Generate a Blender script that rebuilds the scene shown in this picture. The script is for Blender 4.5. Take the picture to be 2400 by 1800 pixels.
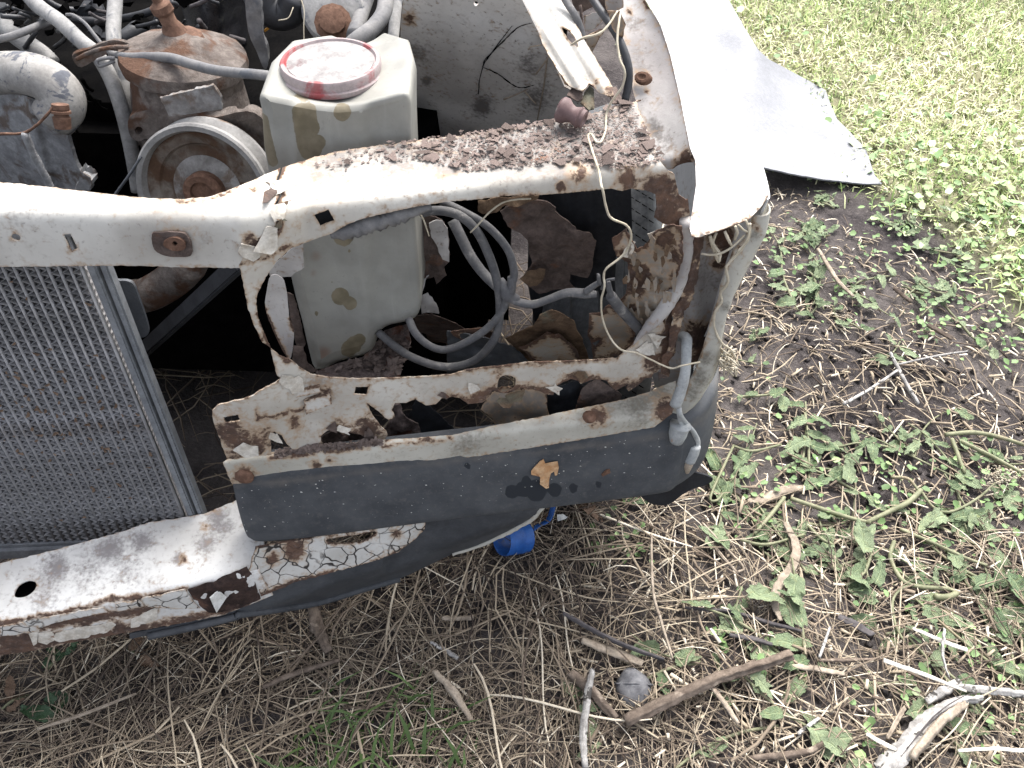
import bpy, bmesh, math, random
import numpy as np
from mathutils import Vector, Matrix, noise as mnoise
from mathutils.geometry import delaunay_2d_cdt

random.seed(7); RNG = np.random.default_rng(11)
for o in list(bpy.data.objects): bpy.data.objects.remove(o)
scene = bpy.context.scene
COL = scene.collection

# ------------------------------------------------------------------ camera, sky, sun, exposure
CAM_H = 1.30
PITCH = math.radians(48.0)
ROLL = math.radians(1.6)
FPX = 2007.0                                  # focal length in pixels of a 2400 px wide frame
FW = np.array([0, math.cos(PITCH), -math.sin(PITCH)])
UP0 = np.array([0, math.sin(PITCH), math.cos(PITCH)]); RT0 = np.array([1.0, 0, 0])
RT = math.cos(ROLL) * RT0 + math.sin(ROLL) * UP0
UP = -math.sin(ROLL) * RT0 + math.cos(ROLL) * UP0
CAM = np.array([0, 0, CAM_H])
cd = bpy.data.cameras.new('camera'); cam = bpy.data.objects.new('camera', cd); COL.objects.link(cam)
cam.matrix_world = Matrix(((RT[0], UP[0], -FW[0], 0), (RT[1], UP[1], -FW[1], 0), (RT[2], UP[2], -FW[2], CAM_H), (0, 0, 0, 1)))
cd.sensor_width = 36; cd.lens = 36 * FPX / 2400; cd.clip_start = 0.02; cd.clip_end = 400
scene.camera = cam

SUN_EL, SUN_AZ = math.radians(58), math.radians(22)      # azimuth from +Y towards +X
w = bpy.data.worlds.new('World'); scene.world = w; w.use_nodes = True
nt = w.node_tree; nt.nodes.clear()
sky = nt.nodes.new('ShaderNodeTexSky'); sky.sky_type = 'NISHITA'; sky.sun_disc = False
sky.sun_elevation = SUN_EL; sky.sun_rotation = SUN_AZ; sky.air_density = 0.7; sky.dust_density = 4.0; sky.ozone_density = 0.6
bg = nt.nodes.new('ShaderNodeBackground'); bg.inputs[1].default_value = 0.145
hs = nt.nodes.new('ShaderNodeHueSaturation'); hs.inputs['Saturation'].default_value = 0.38   # overcast sky: nearly grey
wo = nt.nodes.new('ShaderNodeOutputWorld')
nt.links.new(sky.outputs[0], hs.inputs['Color']); nt.links.new(hs.outputs[0], bg.inputs[0]); nt.links.new(bg.outputs[0], wo.inputs[0])
sl = bpy.data.lights.new('sun', 'SUN'); sl.energy = 1.3; sl.angle = math.radians(35); sl.color = (1.0, 0.97, 0.93)
so = bpy.data.objects.new('sun', sl); COL.objects.link(so)
sdir = Vector((math.sin(SUN_AZ) * math.cos(SUN_EL), math.cos(SUN_AZ) * math.cos(SUN_EL), math.sin(SUN_EL)))
so.rotation_euler = sdir.to_track_quat('Z', 'Y').to_euler()
vs = scene.view_settings; vs.view_transform = 'Standard'; vs.look = 'None'; vs.gamma = 1.0; vs.use_curve_mapping = False
vs.exposure = 1.8

# ------------------------------------------------------------------ measuring helpers
TILES = {'T1': (0, 0, 3.45625), 'T2': (560, 0, 3.45625), 'T3': (1120, 0, 3.45625), 'T4': (1600, 0, 2.765), 'T5': (0, 400, 3.45625),
         'T6': (560, 400, 3.45625), 'T7': (1120, 400, 3.45625), 'T8': (1600, 500, 2.765), 'U1': (0, 1080, 3.45625), 'U2': (460, 820, 3.45625),
         'U3': (1060, 820, 3.45625), 'U4': (1600, 1000, 2.765), 'U5': (0, 1320, 3.45625), 'U6': (560, 1320, 3.45625),
         'U7': (1120, 1320, 3.45625), 'U8': (1760, 1320, 3.45625), 'F': (0, 0, 0.92167), 'N': (0, 0, 1.0)}
def q(tile, *v):
    ox, oy, s = TILES[tile]; a = np.array(v, float).reshape(-1, 2)
    return np.stack([ox + a[:, 0] / s, oy + a[:, 1] / s], 1)
def cat(*a): return np.concatenate(a, 0)
def rays(p):
    p = np.asarray(p, float).reshape(-1, 2)
    return ((p[:, 0:1] - 1200) / FPX) * RT - ((p[:, 1:2] - 900) / FPX) * UP + FW
def surfY(fn):
    def f(p):
        d = rays(p); t = np.full(len(d), .9)
        for _ in range(25):
            X = CAM + d * t[:, None]; t = (fn(X[:, 0], X[:, 2]) - CAM[1]) / d[:, 1]
        return t
    return f
def surfZ(fn):
    def f(p):
        d = rays(p); t = np.full(len(d), .9)
        for _ in range(25):
            X = CAM + d * t[:, None]; t = .5 * t + .5 * (fn(X[:, 0], X[:, 1]) - CAM[2]) / d[:, 2]
        return t
    return f
def smax(f, g, e=.012):
    def h(p):
        a, b = f(p), g(p); return .5 * (a + b + np.sqrt((a - b) ** 2 + e * e))
    return h
def smin(f, g, e=.012):
    def h(p):
        a, b = f(p), g(p); return .5 * (a + b - np.sqrt((a - b) ** 2 + e * e))
    return h
def shift(f, dt):
    return lambda p: f(p) + dt
def pts(p, f): 
    p = np.asarray(p, float).reshape(-1, 2); return CAM + rays(p) * f(p)[:, None]
def PY(p, Y): return pts(p, surfY(lambda X, Z: Y + 0 * X))
def PZ(p, Z): return pts(p, surfZ(lambda X, Y: Z + 0 * X))
def vplane(pa, pb, z, tilt=0.0):
    A = PZ(pa, z)[0]; B = PZ(pb, z)[0]; b = (B[1] - A[1]) / (B[0] - A[0])
    return lambda X, Z: A[1] + b * (X - A[0]) + tilt * (Z - z)
def project(X):
    v = np.asarray(X, float).reshape(-1, 3) - CAM; dz = v @ FW
    return np.stack([1200 + FPX * (v @ RT) / dz, 900 - FPX * (v @ UP) / dz], 1)
def inpoly(P, poly):
    x, y = P[:, 0], P[:, 1]; c = np.zeros(len(P), bool); n = len(poly)
    for i in range(n):
        x1, y1 = poly[i]; x2, y2 = poly[(i + 1) % n]
        if y1 == y2: continue
        k = ((y1 > y) != (y2 > y)) & (x < (x2 - x1) * (y - y1) / (y2 - y1) + x1); c ^= k
    return c
def catmull(P, per=6, closed=False):
    P = np.asarray(P, float); n = len(P); out = []
    rng_ = range(n if closed else n - 1)
    for i in rng_:
        p1, p2 = P[i], P[(i + 1) % n]
        p0 = P[i - 1] if (closed or i > 0) else 2 * p1 - p2
        p3 = P[(i + 2) % n] if (closed or i + 2 < n) else 2 * p2 - p1
        for k in range(per):
            t = k / per
            out.append(.5 * (2 * p1 + (p2 - p0) * t + (2 * p0 - 5 * p1 + 4 * p2 - p3) * t * t + (3 * p1 - p0 - 3 * p2 + p3) * t ** 3))
    if not closed: out.append(P[-1])
    return np.array(out)
def densify(poly, step, jit=0.0, seed=0):
    r = np.random.default_rng(seed); out = []; n = len(poly)
    for i in range(n):
        a, b = poly[i], poly[(i + 1) % n]; L = np.hypot(*(b - a)); k = max(1, int(L / step))
        for j in range(k):
            p = a + (b - a) * j / k
            if jit and j: p = p + r.normal(0, jit, 2)
            out.append(p)
    return np.array(out)

# ------------------------------------------------------------------ object helpers
def tag(o, label=None, cat=None, group=None, kind=None):
    if label: o['label'] = label
    if cat: o['category'] = cat
    if group: o['group'] = group
    if kind: o['kind'] = kind
    return o
def empty(name, loc, label, cat_, group=None):
    o = bpy.data.objects.new(name, None); COL.objects.link(o); o.location = loc; o.empty_display_size = .05
    return tag(o, label, cat_, group)
def link(name, me, mat=None, parent=None):
    o = bpy.data.objects.new(name, me); COL.objects.link(o)
    if mat is not None and not me.materials: me.materials.append(mat)
    if parent is not None:
        o.parent = parent
        if parent.type == 'EMPTY': o.matrix_parent_inverse = Matrix.Translation(-Vector(parent.location))
    return o
def mesh(name, V, F, smooth=True, attrs=None):
    me = bpy.data.meshes.new(name); me.from_pydata([tuple(v) for v in V], [], [tuple(int(i) for i in f) for f in F]); me.update()
    if smooth: me.polygons.foreach_set('use_smooth', [True] * len(me.polygons))
    if attrs:
        for k, a in attrs.items():
            at = me.attributes.new(k, 'FLOAT', 'POINT'); at.data.foreach_set('value', np.asarray(a, np.float32))
    return me
def fbm(P, s, seed=0.0, oct=3):
    out = np.empty(len(P))
    for i, p in enumerate(P):
        out[i] = mnoise.fractal(Vector((p[0] * s + seed, p[1] * s - seed, p[2] * s + .37 * seed)), .8, 2.1, oct)
    return out
def maskval(P, spots, lines=()):
    m = np.zeros(len(P))
    for (x, y, r, v) in spots:
        m = np.maximum(m, v * np.exp(-((P[:, 0] - x) ** 2 + (P[:, 1] - y) ** 2) / (r * r)))
    for (pl, r, v) in lines:
        D = densify(np.asarray(pl, float), 4)[:]
        # open polyline: drop the closing run
        k = int(np.argmin(np.hypot(*(D - pl[-1]).T))); D = D[:k + 1]
        d = np.full(len(P), 1e9)
        for j in range(0, len(D), 40):
            d = np.minimum(d, np.min(np.hypot(P[:, None, 0] - D[None, j:j + 40, 0], P[:, None, 1] - D[None, j:j + 40, 1]), 1))
        m = np.maximum(m, v * np.exp(-(d / r) ** 2))
    return m
def sheet(name, poly, surf, mat, parent, holes=(), step=9, thick=.0014, jit=0.0, rough=0.0, rscale=25, edge=(0, 1), spots=(), lines=(),
          dirt=(), dlines=(), seed=1, warp=None):
    """A sheet-metal piece: outline measured in the photograph, laid on a real surface, with its own thickness."""
    loops = [densify(np.asarray(poly, float), step, jit, seed)] + [densify(np.asarray(h, float), max(3, step * .6), jit * .5, seed + 5 + i) for i, h in enumerate(holes)]
    lo, hi = loops[0].min(0), loops[0].max(0)
    gx, gy = np.meshgrid(np.arange(lo[0], hi[0], step), np.arange(lo[1], hi[1], step))
    g = np.stack([gx.ravel(), gy.ravel()], 1); g[:, 0] += ((np.arange(len(g)) // gx.shape[1]) % 2) * step * .5
    g += np.random.default_rng(seed).uniform(-.2, .2, g.shape) * step
    k = inpoly(g, loops[0])
    for h in loops[1:]: k &= ~inpoly(g, h)
    g = g[k]
    B = np.concatenate(loops, 0); dmin = np.full(len(g), 1e9)
    for j in range(0, len(B), 64):
        dmin = np.minimum(dmin, np.min(np.hypot(g[:, None, 0] - B[None, j:j + 64, 0], g[:, None, 1] - B[None, j:j + 64, 1]), 1))
    g = g[dmin > step * .45]
    E = []; o = 0
    for l in loops:
        n = len(l); E += [(o + i, o + (i + 1) % n) for i in range(n)]; o += n
    allp = np.concatenate([B, g], 0)
    V2, _, F, *_ = delaunay_2d_cdt([Vector(p) for p in allp], E, [], 0, 1e-3)
    V2 = np.array([tuple(v) for v in V2]); F = np.array([f for f in F if len(f) == 3], int)
    c = V2[F].mean(1); k = inpoly(c, loops[0])
    for h in loops[1:]: k &= ~inpoly(c, h)
    F = F[k]
    used = np.unique(F); rm = np.full(len(V2), -1); rm[used] = np.arange(len(used)); V2 = V2[used]; F = rm[F]
    a, b, cc = V2[F[:, 0]], V2[F[:, 1]], V2[F[:, 2]]
    area = (b[:, 0] - a[:, 0]) * (cc[:, 1] - a[:, 1]) - (b[:, 1] - a[:, 1]) * (cc[:, 0] - a[:, 0])
    F[area > 0] = F[area > 0][:, ::-1]                       # face the viewer's side
    t = surf(V2)
    if warp is not None: t = t + warp(V2)
    V = CAM + rays(V2) * t[:, None]
    if rough: 
        nz = fbm(V, rscale, seed * 3.1); V = V + rays(V2) * (nz * rough)[:, None]
    fn = np.cross(V[F[:, 1]] - V[F[:, 0]], V[F[:, 2]] - V[F[:, 0]])
    vn = np.zeros_like(V)
    for i in range(3): np.add.at(vn, F[:, i], fn)
    vn /= np.linalg.norm(vn, axis=1, keepdims=True) + 1e-12
    n = len(V); W = V - vn * thick
    ed = {}
    for f in F:
        for i in range(3):
            e = (f[i], f[(i + 1) % 3]); ed[e] = ed.get(e, 0) + 1
    be = [e for e in ed if (e[1], e[0]) not in ed]
    bd = np.full(len(V2), 1e9)
    for j in range(0, len(B), 64):
        bd = np.minimum(bd, np.min(np.hypot(V2[:, None, 0] - B[None, j:j + 64, 0], V2[:, None, 1] - B[None, j:j + 64, 1]), 1))
    rust = np.maximum(maskval(V2, spots, lines), edge[0] * np.exp(-bd / edge[1])); drt = maskval(V2, dirt, dlines)
    VV = np.concatenate([V, W], 0); FF = [tuple(f) for f in F] + [tuple(n + i for i in f[::-1]) for f in F]
    ex = []; ra = [rust, rust]; da = [drt, drt]; base = 2 * n
    sv, sr = [], []
    for (i, j) in be:
        k0 = base + len(sv); sv += [V[i], V[j], W[j], W[i]]; sr += [max(rust[i], edge[0] * .9)] * 4; FF.append((k0 + 1, k0, k0 + 3, k0 + 2))
    if sv: VV = np.concatenate([VV, np.array(sv)], 0)
    me = mesh(name, VV, FF, True, {'rust': np.concatenate([rust, rust, sr]), 'dirt': np.concatenate([drt, drt, np.zeros(len(sv))])})
    return link(name, me, mat, parent)
def tube_mesh(P, R, n=10, per=5, flat=1.0, cap=True, rough=0.0, seed=0, flatdir=None, ridge=0.0):
    P = catmull(np.asarray(P, float), per) if per > 1 else np.asarray(P, float)
    m = len(P); R = np.interp(np.linspace(0, 1, m), np.linspace(0, 1, len(np.atleast_1d(R))), np.atleast_1d(R))
    T = np.gradient(P, axis=0); T /= np.linalg.norm(T, axis=1, keepdims=True) + 1e-12
    u = np.cross(T[0], [0.13, .2, 1.0]) if flatdir is None else np.asarray(flatdir, float); u = u - T[0] * (u @ T[0]); u /= np.linalg.norm(u) + 1e-12
    V = []; F = []; rg = np.random.default_rng(seed); rf = 1 + ridge * rg.normal(0, 1, n)
    for i in range(m):
        if ridge: rf = np.clip(rf + ridge * .25 * rg.normal(0, 1, n), .5, 1.5)
        u = u - T[i] * (u @ T[i]); u /= np.linalg.norm(u) + 1e-12; v = np.cross(T[i], u)
        for k in range(n):
            a = 2 * math.pi * k / n; rr = R[i] * (1 + rough * rg.normal()) * rf[k]
            V.append(P[i] + rr * (math.cos(a) * u + flat * math.sin(a) * v))
    for i in range(m - 1):
        for k in range(n):
            a, b = i * n + k, i * n + (k + 1) % n; F.append((a, b, b + n, a + n))
    if cap: F.append(tuple(range(n - 1, -1, -1))); F.append(tuple(range((m - 1) * n, m * n)))
    return V, F
def tube(name, P, R, mat, parent, **k):
    V, F = tube_mesh(P, R, **k); return link(name, mesh(name, V, F), mat, parent)
def joined(name, parts, mat, parent, smooth=True):
    VV, FF = [], []; 
    for V, F in parts:
        b = len(VV); VV += [tuple(v) for v in V]; FF += [tuple(b + i for i in f) for f in F]
    return link(name, mesh(name, VV, FF, smooth), mat, parent)
def frame_of(ax):
    ax = np.asarray(ax, float); ax = ax / np.linalg.norm(ax); u = np.cross(ax, [0, .3, 1.0] if abs(ax[2]) < .9 else [1.0, 0, 0]); u /= np.linalg.norm(u)
    return ax, u, np.cross(ax, u)
def lathe_mesh(prof, c, ax, n=40, sx=1.0, cap=True):
    ax, u, v = frame_of(ax); V = []; F = []; m = len(prof); c = np.asarray(c, float)
    for (r, h) in prof:
        for k in range(n):
            a = 2 * math.pi * k / n; V.append(c + ax * h + r * (sx * math.cos(a) * u + math.sin(a) * v))
    for i in range(m - 1):
        for k in range(n):
            a, b = i * n + k, i * n + (k + 1) % n; F.append((a, b, b + n, a + n))
    if cap: F.append(tuple(range(n - 1, -1, -1))); F.append(tuple(range((m - 1) * n, m * n)))
    return V, F
def lathe(name, prof, c, ax, mat, parent, n=40, flat=False, sx=1.0, cap=True):
    V, F = lathe_mesh(prof, c, ax, n, sx, cap); me = mesh(name, V, F, True)
    me.set_sharp_from_angle(angle=math.radians(38))
    return link(name, me, mat, parent)
def block_mesh(c, ux, uy, uz, bev=.004):
    """A box with chamfered edges: centre and three half-axes."""
    bm = bmesh.new(); bmesh.ops.create_cube(bm, size=2)
    L = [np.linalg.norm(a) for a in (ux, uy, uz)]
    for v in bm.verts: v.co = Vector((v.co.x * L[0], v.co.y * L[1], v.co.z * L[2]))
    bmesh.ops.bevel(bm, geom=bm.edges[:], offset=min(bev, min(L) * .8), segments=2, affect='EDGES')
    A = [np.asarray(a) / l for a, l in zip((ux, uy, uz), L)]
    V = [np.asarray(c) + v.co.x * A[0] + v.co.y * A[1] + v.co.z * A[2] for v in bm.verts]; bm.verts.index_update()
    F = [[v.index for v in f.verts] for f in bm.faces]; bm.free(); return V, F
def block(name, c, ux, uy, uz, mat, parent, bev=.004):
    V, F = block_mesh(c, ux, uy, uz, bev); me = mesh(name, V, F, True); me.set_sharp_from_angle(angle=math.radians(50)); return link(name, me, mat, parent)
def ribbon(name, A, B, mat, parent, nv=6, thick=.0015, bulge=0.0, rough=0.0, spots=(), edge=(0, 1), dirt=(), seed=3, rscale=25):
    """A strip ruled between two 3-D polylines, with thickness."""
    A = catmull(A, 6); B = catmull(B, 6); m = min(len(A), len(B))
    A = np.array([np.interp(np.linspace(0, 1, m), np.linspace(0, 1, len(A)), A[:, i]) for i in range(3)]).T
    B = np.array([np.interp(np.linspace(0, 1, m), np.linspace(0, 1, len(B)), B[:, i]) for i in range(3)]).T
    G = np.zeros((m, nv + 1, 3))
    for j in range(nv + 1):
        t = j / nv; G[:, j] = A * (1 - t) + B * t
    N = np.cross(np.gradient(G, axis=0), np.gradient(G, axis=1)); N /= np.linalg.norm(N, axis=2, keepdims=True) + 1e-9
    toc = CAM - G; sgn = np.sign((N * toc).sum(2, keepdims=True).mean()); N *= sgn
    tt = np.linspace(0, 1, nv + 1); G = G + N * (bulge * 4 * tt * (1 - tt))[None, :, None]
    V = G.reshape(-1, 3)
    if rough: V = V + N.reshape(-1, 3) * (fbm(V, rscale, seed) * rough)[:, None]
    W = V - N.reshape(-1, 3) * thick; n = len(V); F = []
    idx = lambda i, j: i * (nv + 1) + j
    for i in range(m - 1):
        for j in range(nv):
            f = (idx(i, j), idx(i + 1, j), idx(i + 1, j + 1), idx(i, j + 1))
            if sgn < 0: f = f[::-1]
            F.append(f); F.append(tuple(n + k for k in f[::-1]))
    rim = [idx(i, 0) for i in range(m)] + [idx(m - 1, j) for j in range(1, nv + 1)] + [idx(i, nv) for i in range(m - 2, -1, -1)] + [idx(0, j) for j in range(nv - 1, 0, -1)]
    for i in range(len(rim)):
        a, b = rim[i], rim[(i + 1) % len(rim)]; F.append((a, n + a, n + b, b))
    P2 = project(V); rust = maskval(P2, spots); 
    if edge[0]:
        t2 = np.tile(np.minimum(tt, 1 - tt), m); rust = np.maximum(rust, edge[0] * np.exp(-t2 / edge[1]))
    drt = maskval(P2, dirt)
    me = mesh(name, np.concatenate([V, W]), F, True, {'rust': np.concatenate([rust, rust]), 'dirt': np.concatenate([drt, drt])})
    me.set_sharp_from_angle(angle=math.radians(60))
    return link(name, me, mat, parent)

# ------------------------------------------------------------------ materials
class MB:
    def __init__(s, name, rough=.7, spec=.3):
        s.m = bpy.data.materials.new(name); s.m.use_nodes = True; s.t = s.m.node_tree; s.b = s.t.nodes['Principled BSDF']
        s.b.inputs['Roughness'].default_value = rough; s.b.inputs['Specular IOR Level'].default_value = spec
        s.tc = s.t.nodes.new('ShaderNodeTexCoord').outputs['Object']
    def n(s, ty): return s.t.nodes.new('ShaderNode' + ty)
    def set(s, sock, v):
        if isinstance(v, bpy.types.NodeSocket): s.t.links.new(v, sock)
        elif isinstance(v, tuple) and len(v) == 3: sock.default_value = (*v, 1)
        else: sock.default_value = v
    def noise(s, sc, det=5, ro=.6, dist=0, vec=None):
        n = s.n('TexNoise'); n.inputs['Scale'].default_value = sc; n.inputs['Detail'].default_value = det; n.inputs['Roughness'].default_value = ro
        n.inputs['Distortion'].default_value = dist; s.t.links.new(vec or s.tc, n.inputs['Vector']); return n.outputs[0]
    def vor(s, sc, feat='DISTANCE_TO_EDGE', vec=None, out=0, rnd=1.0):
        n = s.n('TexVoronoi'); n.feature = feat; n.inputs['Scale'].default_value = sc; n.inputs['Randomness'].default_value = rnd; s.t.links.new(vec or s.tc, n.inputs['Vector']); return n.outputs[out]
    def mapv(s, sx, sy, sz):
        n = s.n('Mapping'); s.t.links.new(s.tc, n.inputs[0]); n.inputs['Scale'].default_value = (sx, sy, sz); return n.outputs[0]
    def math(s, op, a, b=0.0, c=None, clamp=False):
        n = s.n('Math'); n.operation = op; n.use_clamp = clamp; s.set(n.inputs[0], a); s.set(n.inputs[1], b)
        if c is not None: s.set(n.inputs[2], c)
        return n.outputs[0]
    def step(s, v, a, b):
        n = s.n('MapRange'); n.interpolation_type = 'SMOOTHSTEP'; s.set(n.inputs[0], v); n.inputs[1].default_value = a; n.inputs[2].default_value = b; return n.outputs[0]
    def ramp(s, f, stops):
        n = s.n('ValToRGB'); e = n.color_ramp.elements
        while len(e) < len(stops): e.new(.5)
        for i, (p, c) in enumerate(stops): e[i].position = p; e[i].color = (*c, 1)
        s.set(n.inputs[0], f); return n.outputs[0]
    def mix(s, f, a, b):
        n = s.n('Mix'); n.data_type = 'RGBA'; s.set(n.inputs[0], f); s.set(n.inputs[6], a); s.set(n.inputs[7], b); return n.outputs[2]
    def attr(s, name):
        n = s.n('Attribute'); n.attribute_name = name; return n.outputs['Fac']
    def objrand(s): return s.n('ObjectInfo').outputs['Random']
    def bump(s, h, st=.5, d=.002):
        n = s.n('Bump'); n.inputs['Strength'].default_value = st; n.inputs['Distance'].default_value = d; s.set(n.inputs['Height'], h); s.t.links.new(n.outputs[0], s.b.inputs['Normal'])
    def col(s, c): s.set(s.b.inputs['Base Color'], c)
    def rough(s, c): s.set(s.b.inputs['Roughness'], c)

RUST = [(.25, (.022, .014, .013)), (.45, (.058, .034, .026)), (.62, (.12, .066, .043)), (.8, (.21, .135, .095))]
def rustcol(b, sc=38):
    return b.mix(b.math('MULTIPLY', b.step(b.noise(140, 6, .7), .5, .7), .5), b.ramp(b.noise(sc, 9, .72, .6), RUST), (.17, .13, .115))
def paint(name, c0=(.53, .515, .475), c1=(.37, .35, .315), dirtc=(.17, .155, .145), rust_bias=0.0, dirt_bias=0.0, crack=0.0, speck=.5, rough=.55, sheen=.35):
    b = MB(name, rough, sheen)
    n2 = b.noise(42, 8, .62, .3); n1 = b.noise(9, 4, .55); n3 = b.noise(210, 4, .6)
    c = b.mix(b.step(n1, .35, .68), c0, c1)
    c = b.mix(b.math('MULTIPLY', b.step(n3, .60, .72), speck), c, dirtc)
    d = b.math('ADD', b.math('ADD', b.attr('dirt'), dirt_bias), b.math('MULTIPLY', b.math('SUBTRACT', n2, .5), 1.1))
    d = b.math('ADD', d, b.math('MULTIPLY', b.math('SUBTRACT', n3, .5), .9))
    c = b.mix(b.math('MULTIPLY', b.step(d, .22, .85), .92), c, dirtc)
    r0 = b.math('ADD', b.attr('rust'), rust_bias)
    n4 = b.noise(105, 7, .68, .4)
    c = b.mix(b.math('MULTIPLY', b.step(n4, .5, .72), .22), c, dirtc)
    r = b.math('ADD', r0, b.math('MULTIPLY', b.math('SUBTRACT', n2, .5), .85))
    r = b.math('ADD', r, b.math('MULTIPLY', b.math('SUBTRACT', n4, .5), .95))
    r = b.math('ADD', r, b.math('MULTIPLY', b.math('SUBTRACT', n3, .5), .4))
    c = b.mix(b.math('MULTIPLY', b.step(r, .06, .5), .8), c, (.36, .245, .15))
    rm = b.math('MULTIPLY', b.step(r, .38, .60), .96)
    h = b.math('MULTIPLY', rm, -1.0)
    if crack:
        wv = b.n('VectorMath'); wv.operation = 'ADD'; b.t.links.new(b.tc, wv.inputs[0])
        nn = b.n('TexNoise'); nn.inputs['Scale'].default_value = 30; b.t.links.new(b.tc, nn.inputs['Vector'])
        sc_ = b.n('VectorMath'); sc_.operation = 'SCALE'; sc_.inputs['Scale'].default_value = .03; b.t.links.new(nn.outputs['Color'], sc_.inputs[0]); b.t.links.new(sc_.outputs[0], wv.inputs[1])
        e = b.vor(crack, vec=wv.outputs[0]); ck = b.math('MULTIPLY', b.math('SUBTRACT', 1.0, b.step(e, .015, .05)), b.step(n1, .38, .5))
        c = b.mix(ck, c, (.03, .026, .024)); h = b.math('SUBTRACT', h, b.math('MULTIPLY', ck, 2.0))
    c = b.mix(rm, c, rustcol(b)); b.col(c)
    b.rough(b.math('ADD', b.math('MULTIPLY', rm, .3), rough))
    b.bump(b.math('ADD', h, b.math('MULTIPLY', b.math('ADD', n2, n4), b.math('ADD', .5, b.math('MULTIPLY', rm, 2.0)))), .55, .0016)
    return b.m
def grainy(name, ca, cb, sc=40, rough=.8, spec=.25, bump=.4, bd=.002, cc=None, thr=(.62, .7), sc2=14, stretch=None, rnd=0.0):
    b = MB(name, rough, spec); vec = b.mapv(*stretch) if stretch else None
    n = b.noise(sc, 8, .65, .3, vec); c = b.mix(b.step(n, .3, .7), ca, cb); m = b.noise(sc2, 6, .6, .5, vec)
    if cc is not None: c = b.mix(b.step(m, *thr), c, cc)
    if rnd:
        hv = b.n('HueSaturation'); b.t.links.new(c, hv.inputs['Color']); b.set(hv.inputs['Value'], b.math('ADD', 1 - rnd, b.math('MULTIPLY', b.objrand(), 2 * rnd))); c = hv.outputs[0]
    f = b.noise(330, 4, .65); f2 = b.noise(95, 6, .7)
    hv = b.n('HueSaturation'); b.t.links.new(c, hv.inputs['Color']); b.set(hv.inputs['Value'], b.math('ADD', .35, b.math('ADD', b.math('MULTIPLY', f, .65), b.math('MULTIPLY', f2, .65)))); c = hv.outputs[0]
    b.col(c); b.bump(b.math('ADD', n, b.math('MULTIPLY', f2, .5)), bump, bd); return b.m

MT = {}
MT['paint'] = paint('worn_white_paint')
MT['paint_stain'] = paint('stained_white_paint', c0=(.53, .51, .46), c1=(.37, .34, .295), rust_bias=.085, dirt_bias=.06)
MT['paint_dirty'] = paint('dirty_white_paint', dirt_bias=.12, rust_bias=.05, c1=(.48, .46, .43))
MT['paint_clean'] = paint('chalky_white_paint', c0=(.72, .72, .71), c1=(.64, .64, .63), speck=.15)
MT['paint_mott'] = paint('mottled_white_paint', c0=(.66, .655, .63), c1=(.48, .47, .45), dirtc=(.19, .175, .175), dirt_bias=.2, speck=.35)
MT['paint_crack'] = paint('cracked_white_paint', c0=(.56, .55, .52), c1=(.40, .39, .36), crack=42, rust_bias=.04, dirt_bias=.06)
MT['paint_grey'] = paint('grey_grimy_panel', c0=(.56, .54, .515), c1=(.38, .36, .345), dirtc=(.12, .11, .105), dirt_bias=.2, speck=.8, rough=.75, sheen=.2)
MT['flange'] = paint('grimy_fender_flange', c0=(.46, .44, .42), c1=(.27, .25, .24), dirtc=(.10, .09, .085), dirt_bias=.14, speck=.5, rough=.7)
MT['peel'] = paint('peeling_paint', c0=(.34, .31, .265), c1=(.20, .17, .14), rust_bias=.16, dirt_bias=.05, rough=.75)
MT['channel'] = paint('mossy_white_paint', c0=(.48, .465, .41), c1=(.34, .325, .28), dirtc=(.14, .13, .105), dirt_bias=.1, rust_bias=.02)
MT['rustplate'] = grainy('dark_rusty_plate', (.07, .054, .048), (.15, .115, .10), 50, .9, .1, .9, .005, (.15, .08, .052), (.54, .68), 20)
MT['rustdark'] = grainy('dark_recess_rust', (.018, .012, .011), (.055, .034, .028), 50, .8, .2, .9, .004, (.10, .055, .04), (.58, .7), 25)
MT['rustwarm'] = grainy('orange_rusty_plate', (.07, .045, .03), (.19, .13, .085), 45, .9, .1, .7, .003, (.13, .13, .10), (.5, .62), 9)
MT['flake'] = grainy('rust_flake_surface', (.10, .078, .070), (.185, .148, .132), 60, .92, .08, .5, .001, (.15, .085, .06), (.58, .72), 24, rnd=.4)
MT['flake_paint'] = grainy('curled_paint_chip', (.62, .59, .53), (.4, .36, .3), 80, .7, .3, .3, .001, (.2, .12, .08), (.62, .7), 40)
MT['rustdirt'] = grainy('rust_dirt', (.07, .055, .05), (.17, .135, .125), 120, .95, .05, .9, .004, (.10, .05, .035), (.55, .65), 30)
MT['reservoir'] = None
MT['plastic'] = grainy('weathered_black_plastic', (.060, .066, .076), (.095, .102, .113), 20, .62, .35, .25, .0006, (.135, .135, .135), (.56, .78), 50)
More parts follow.
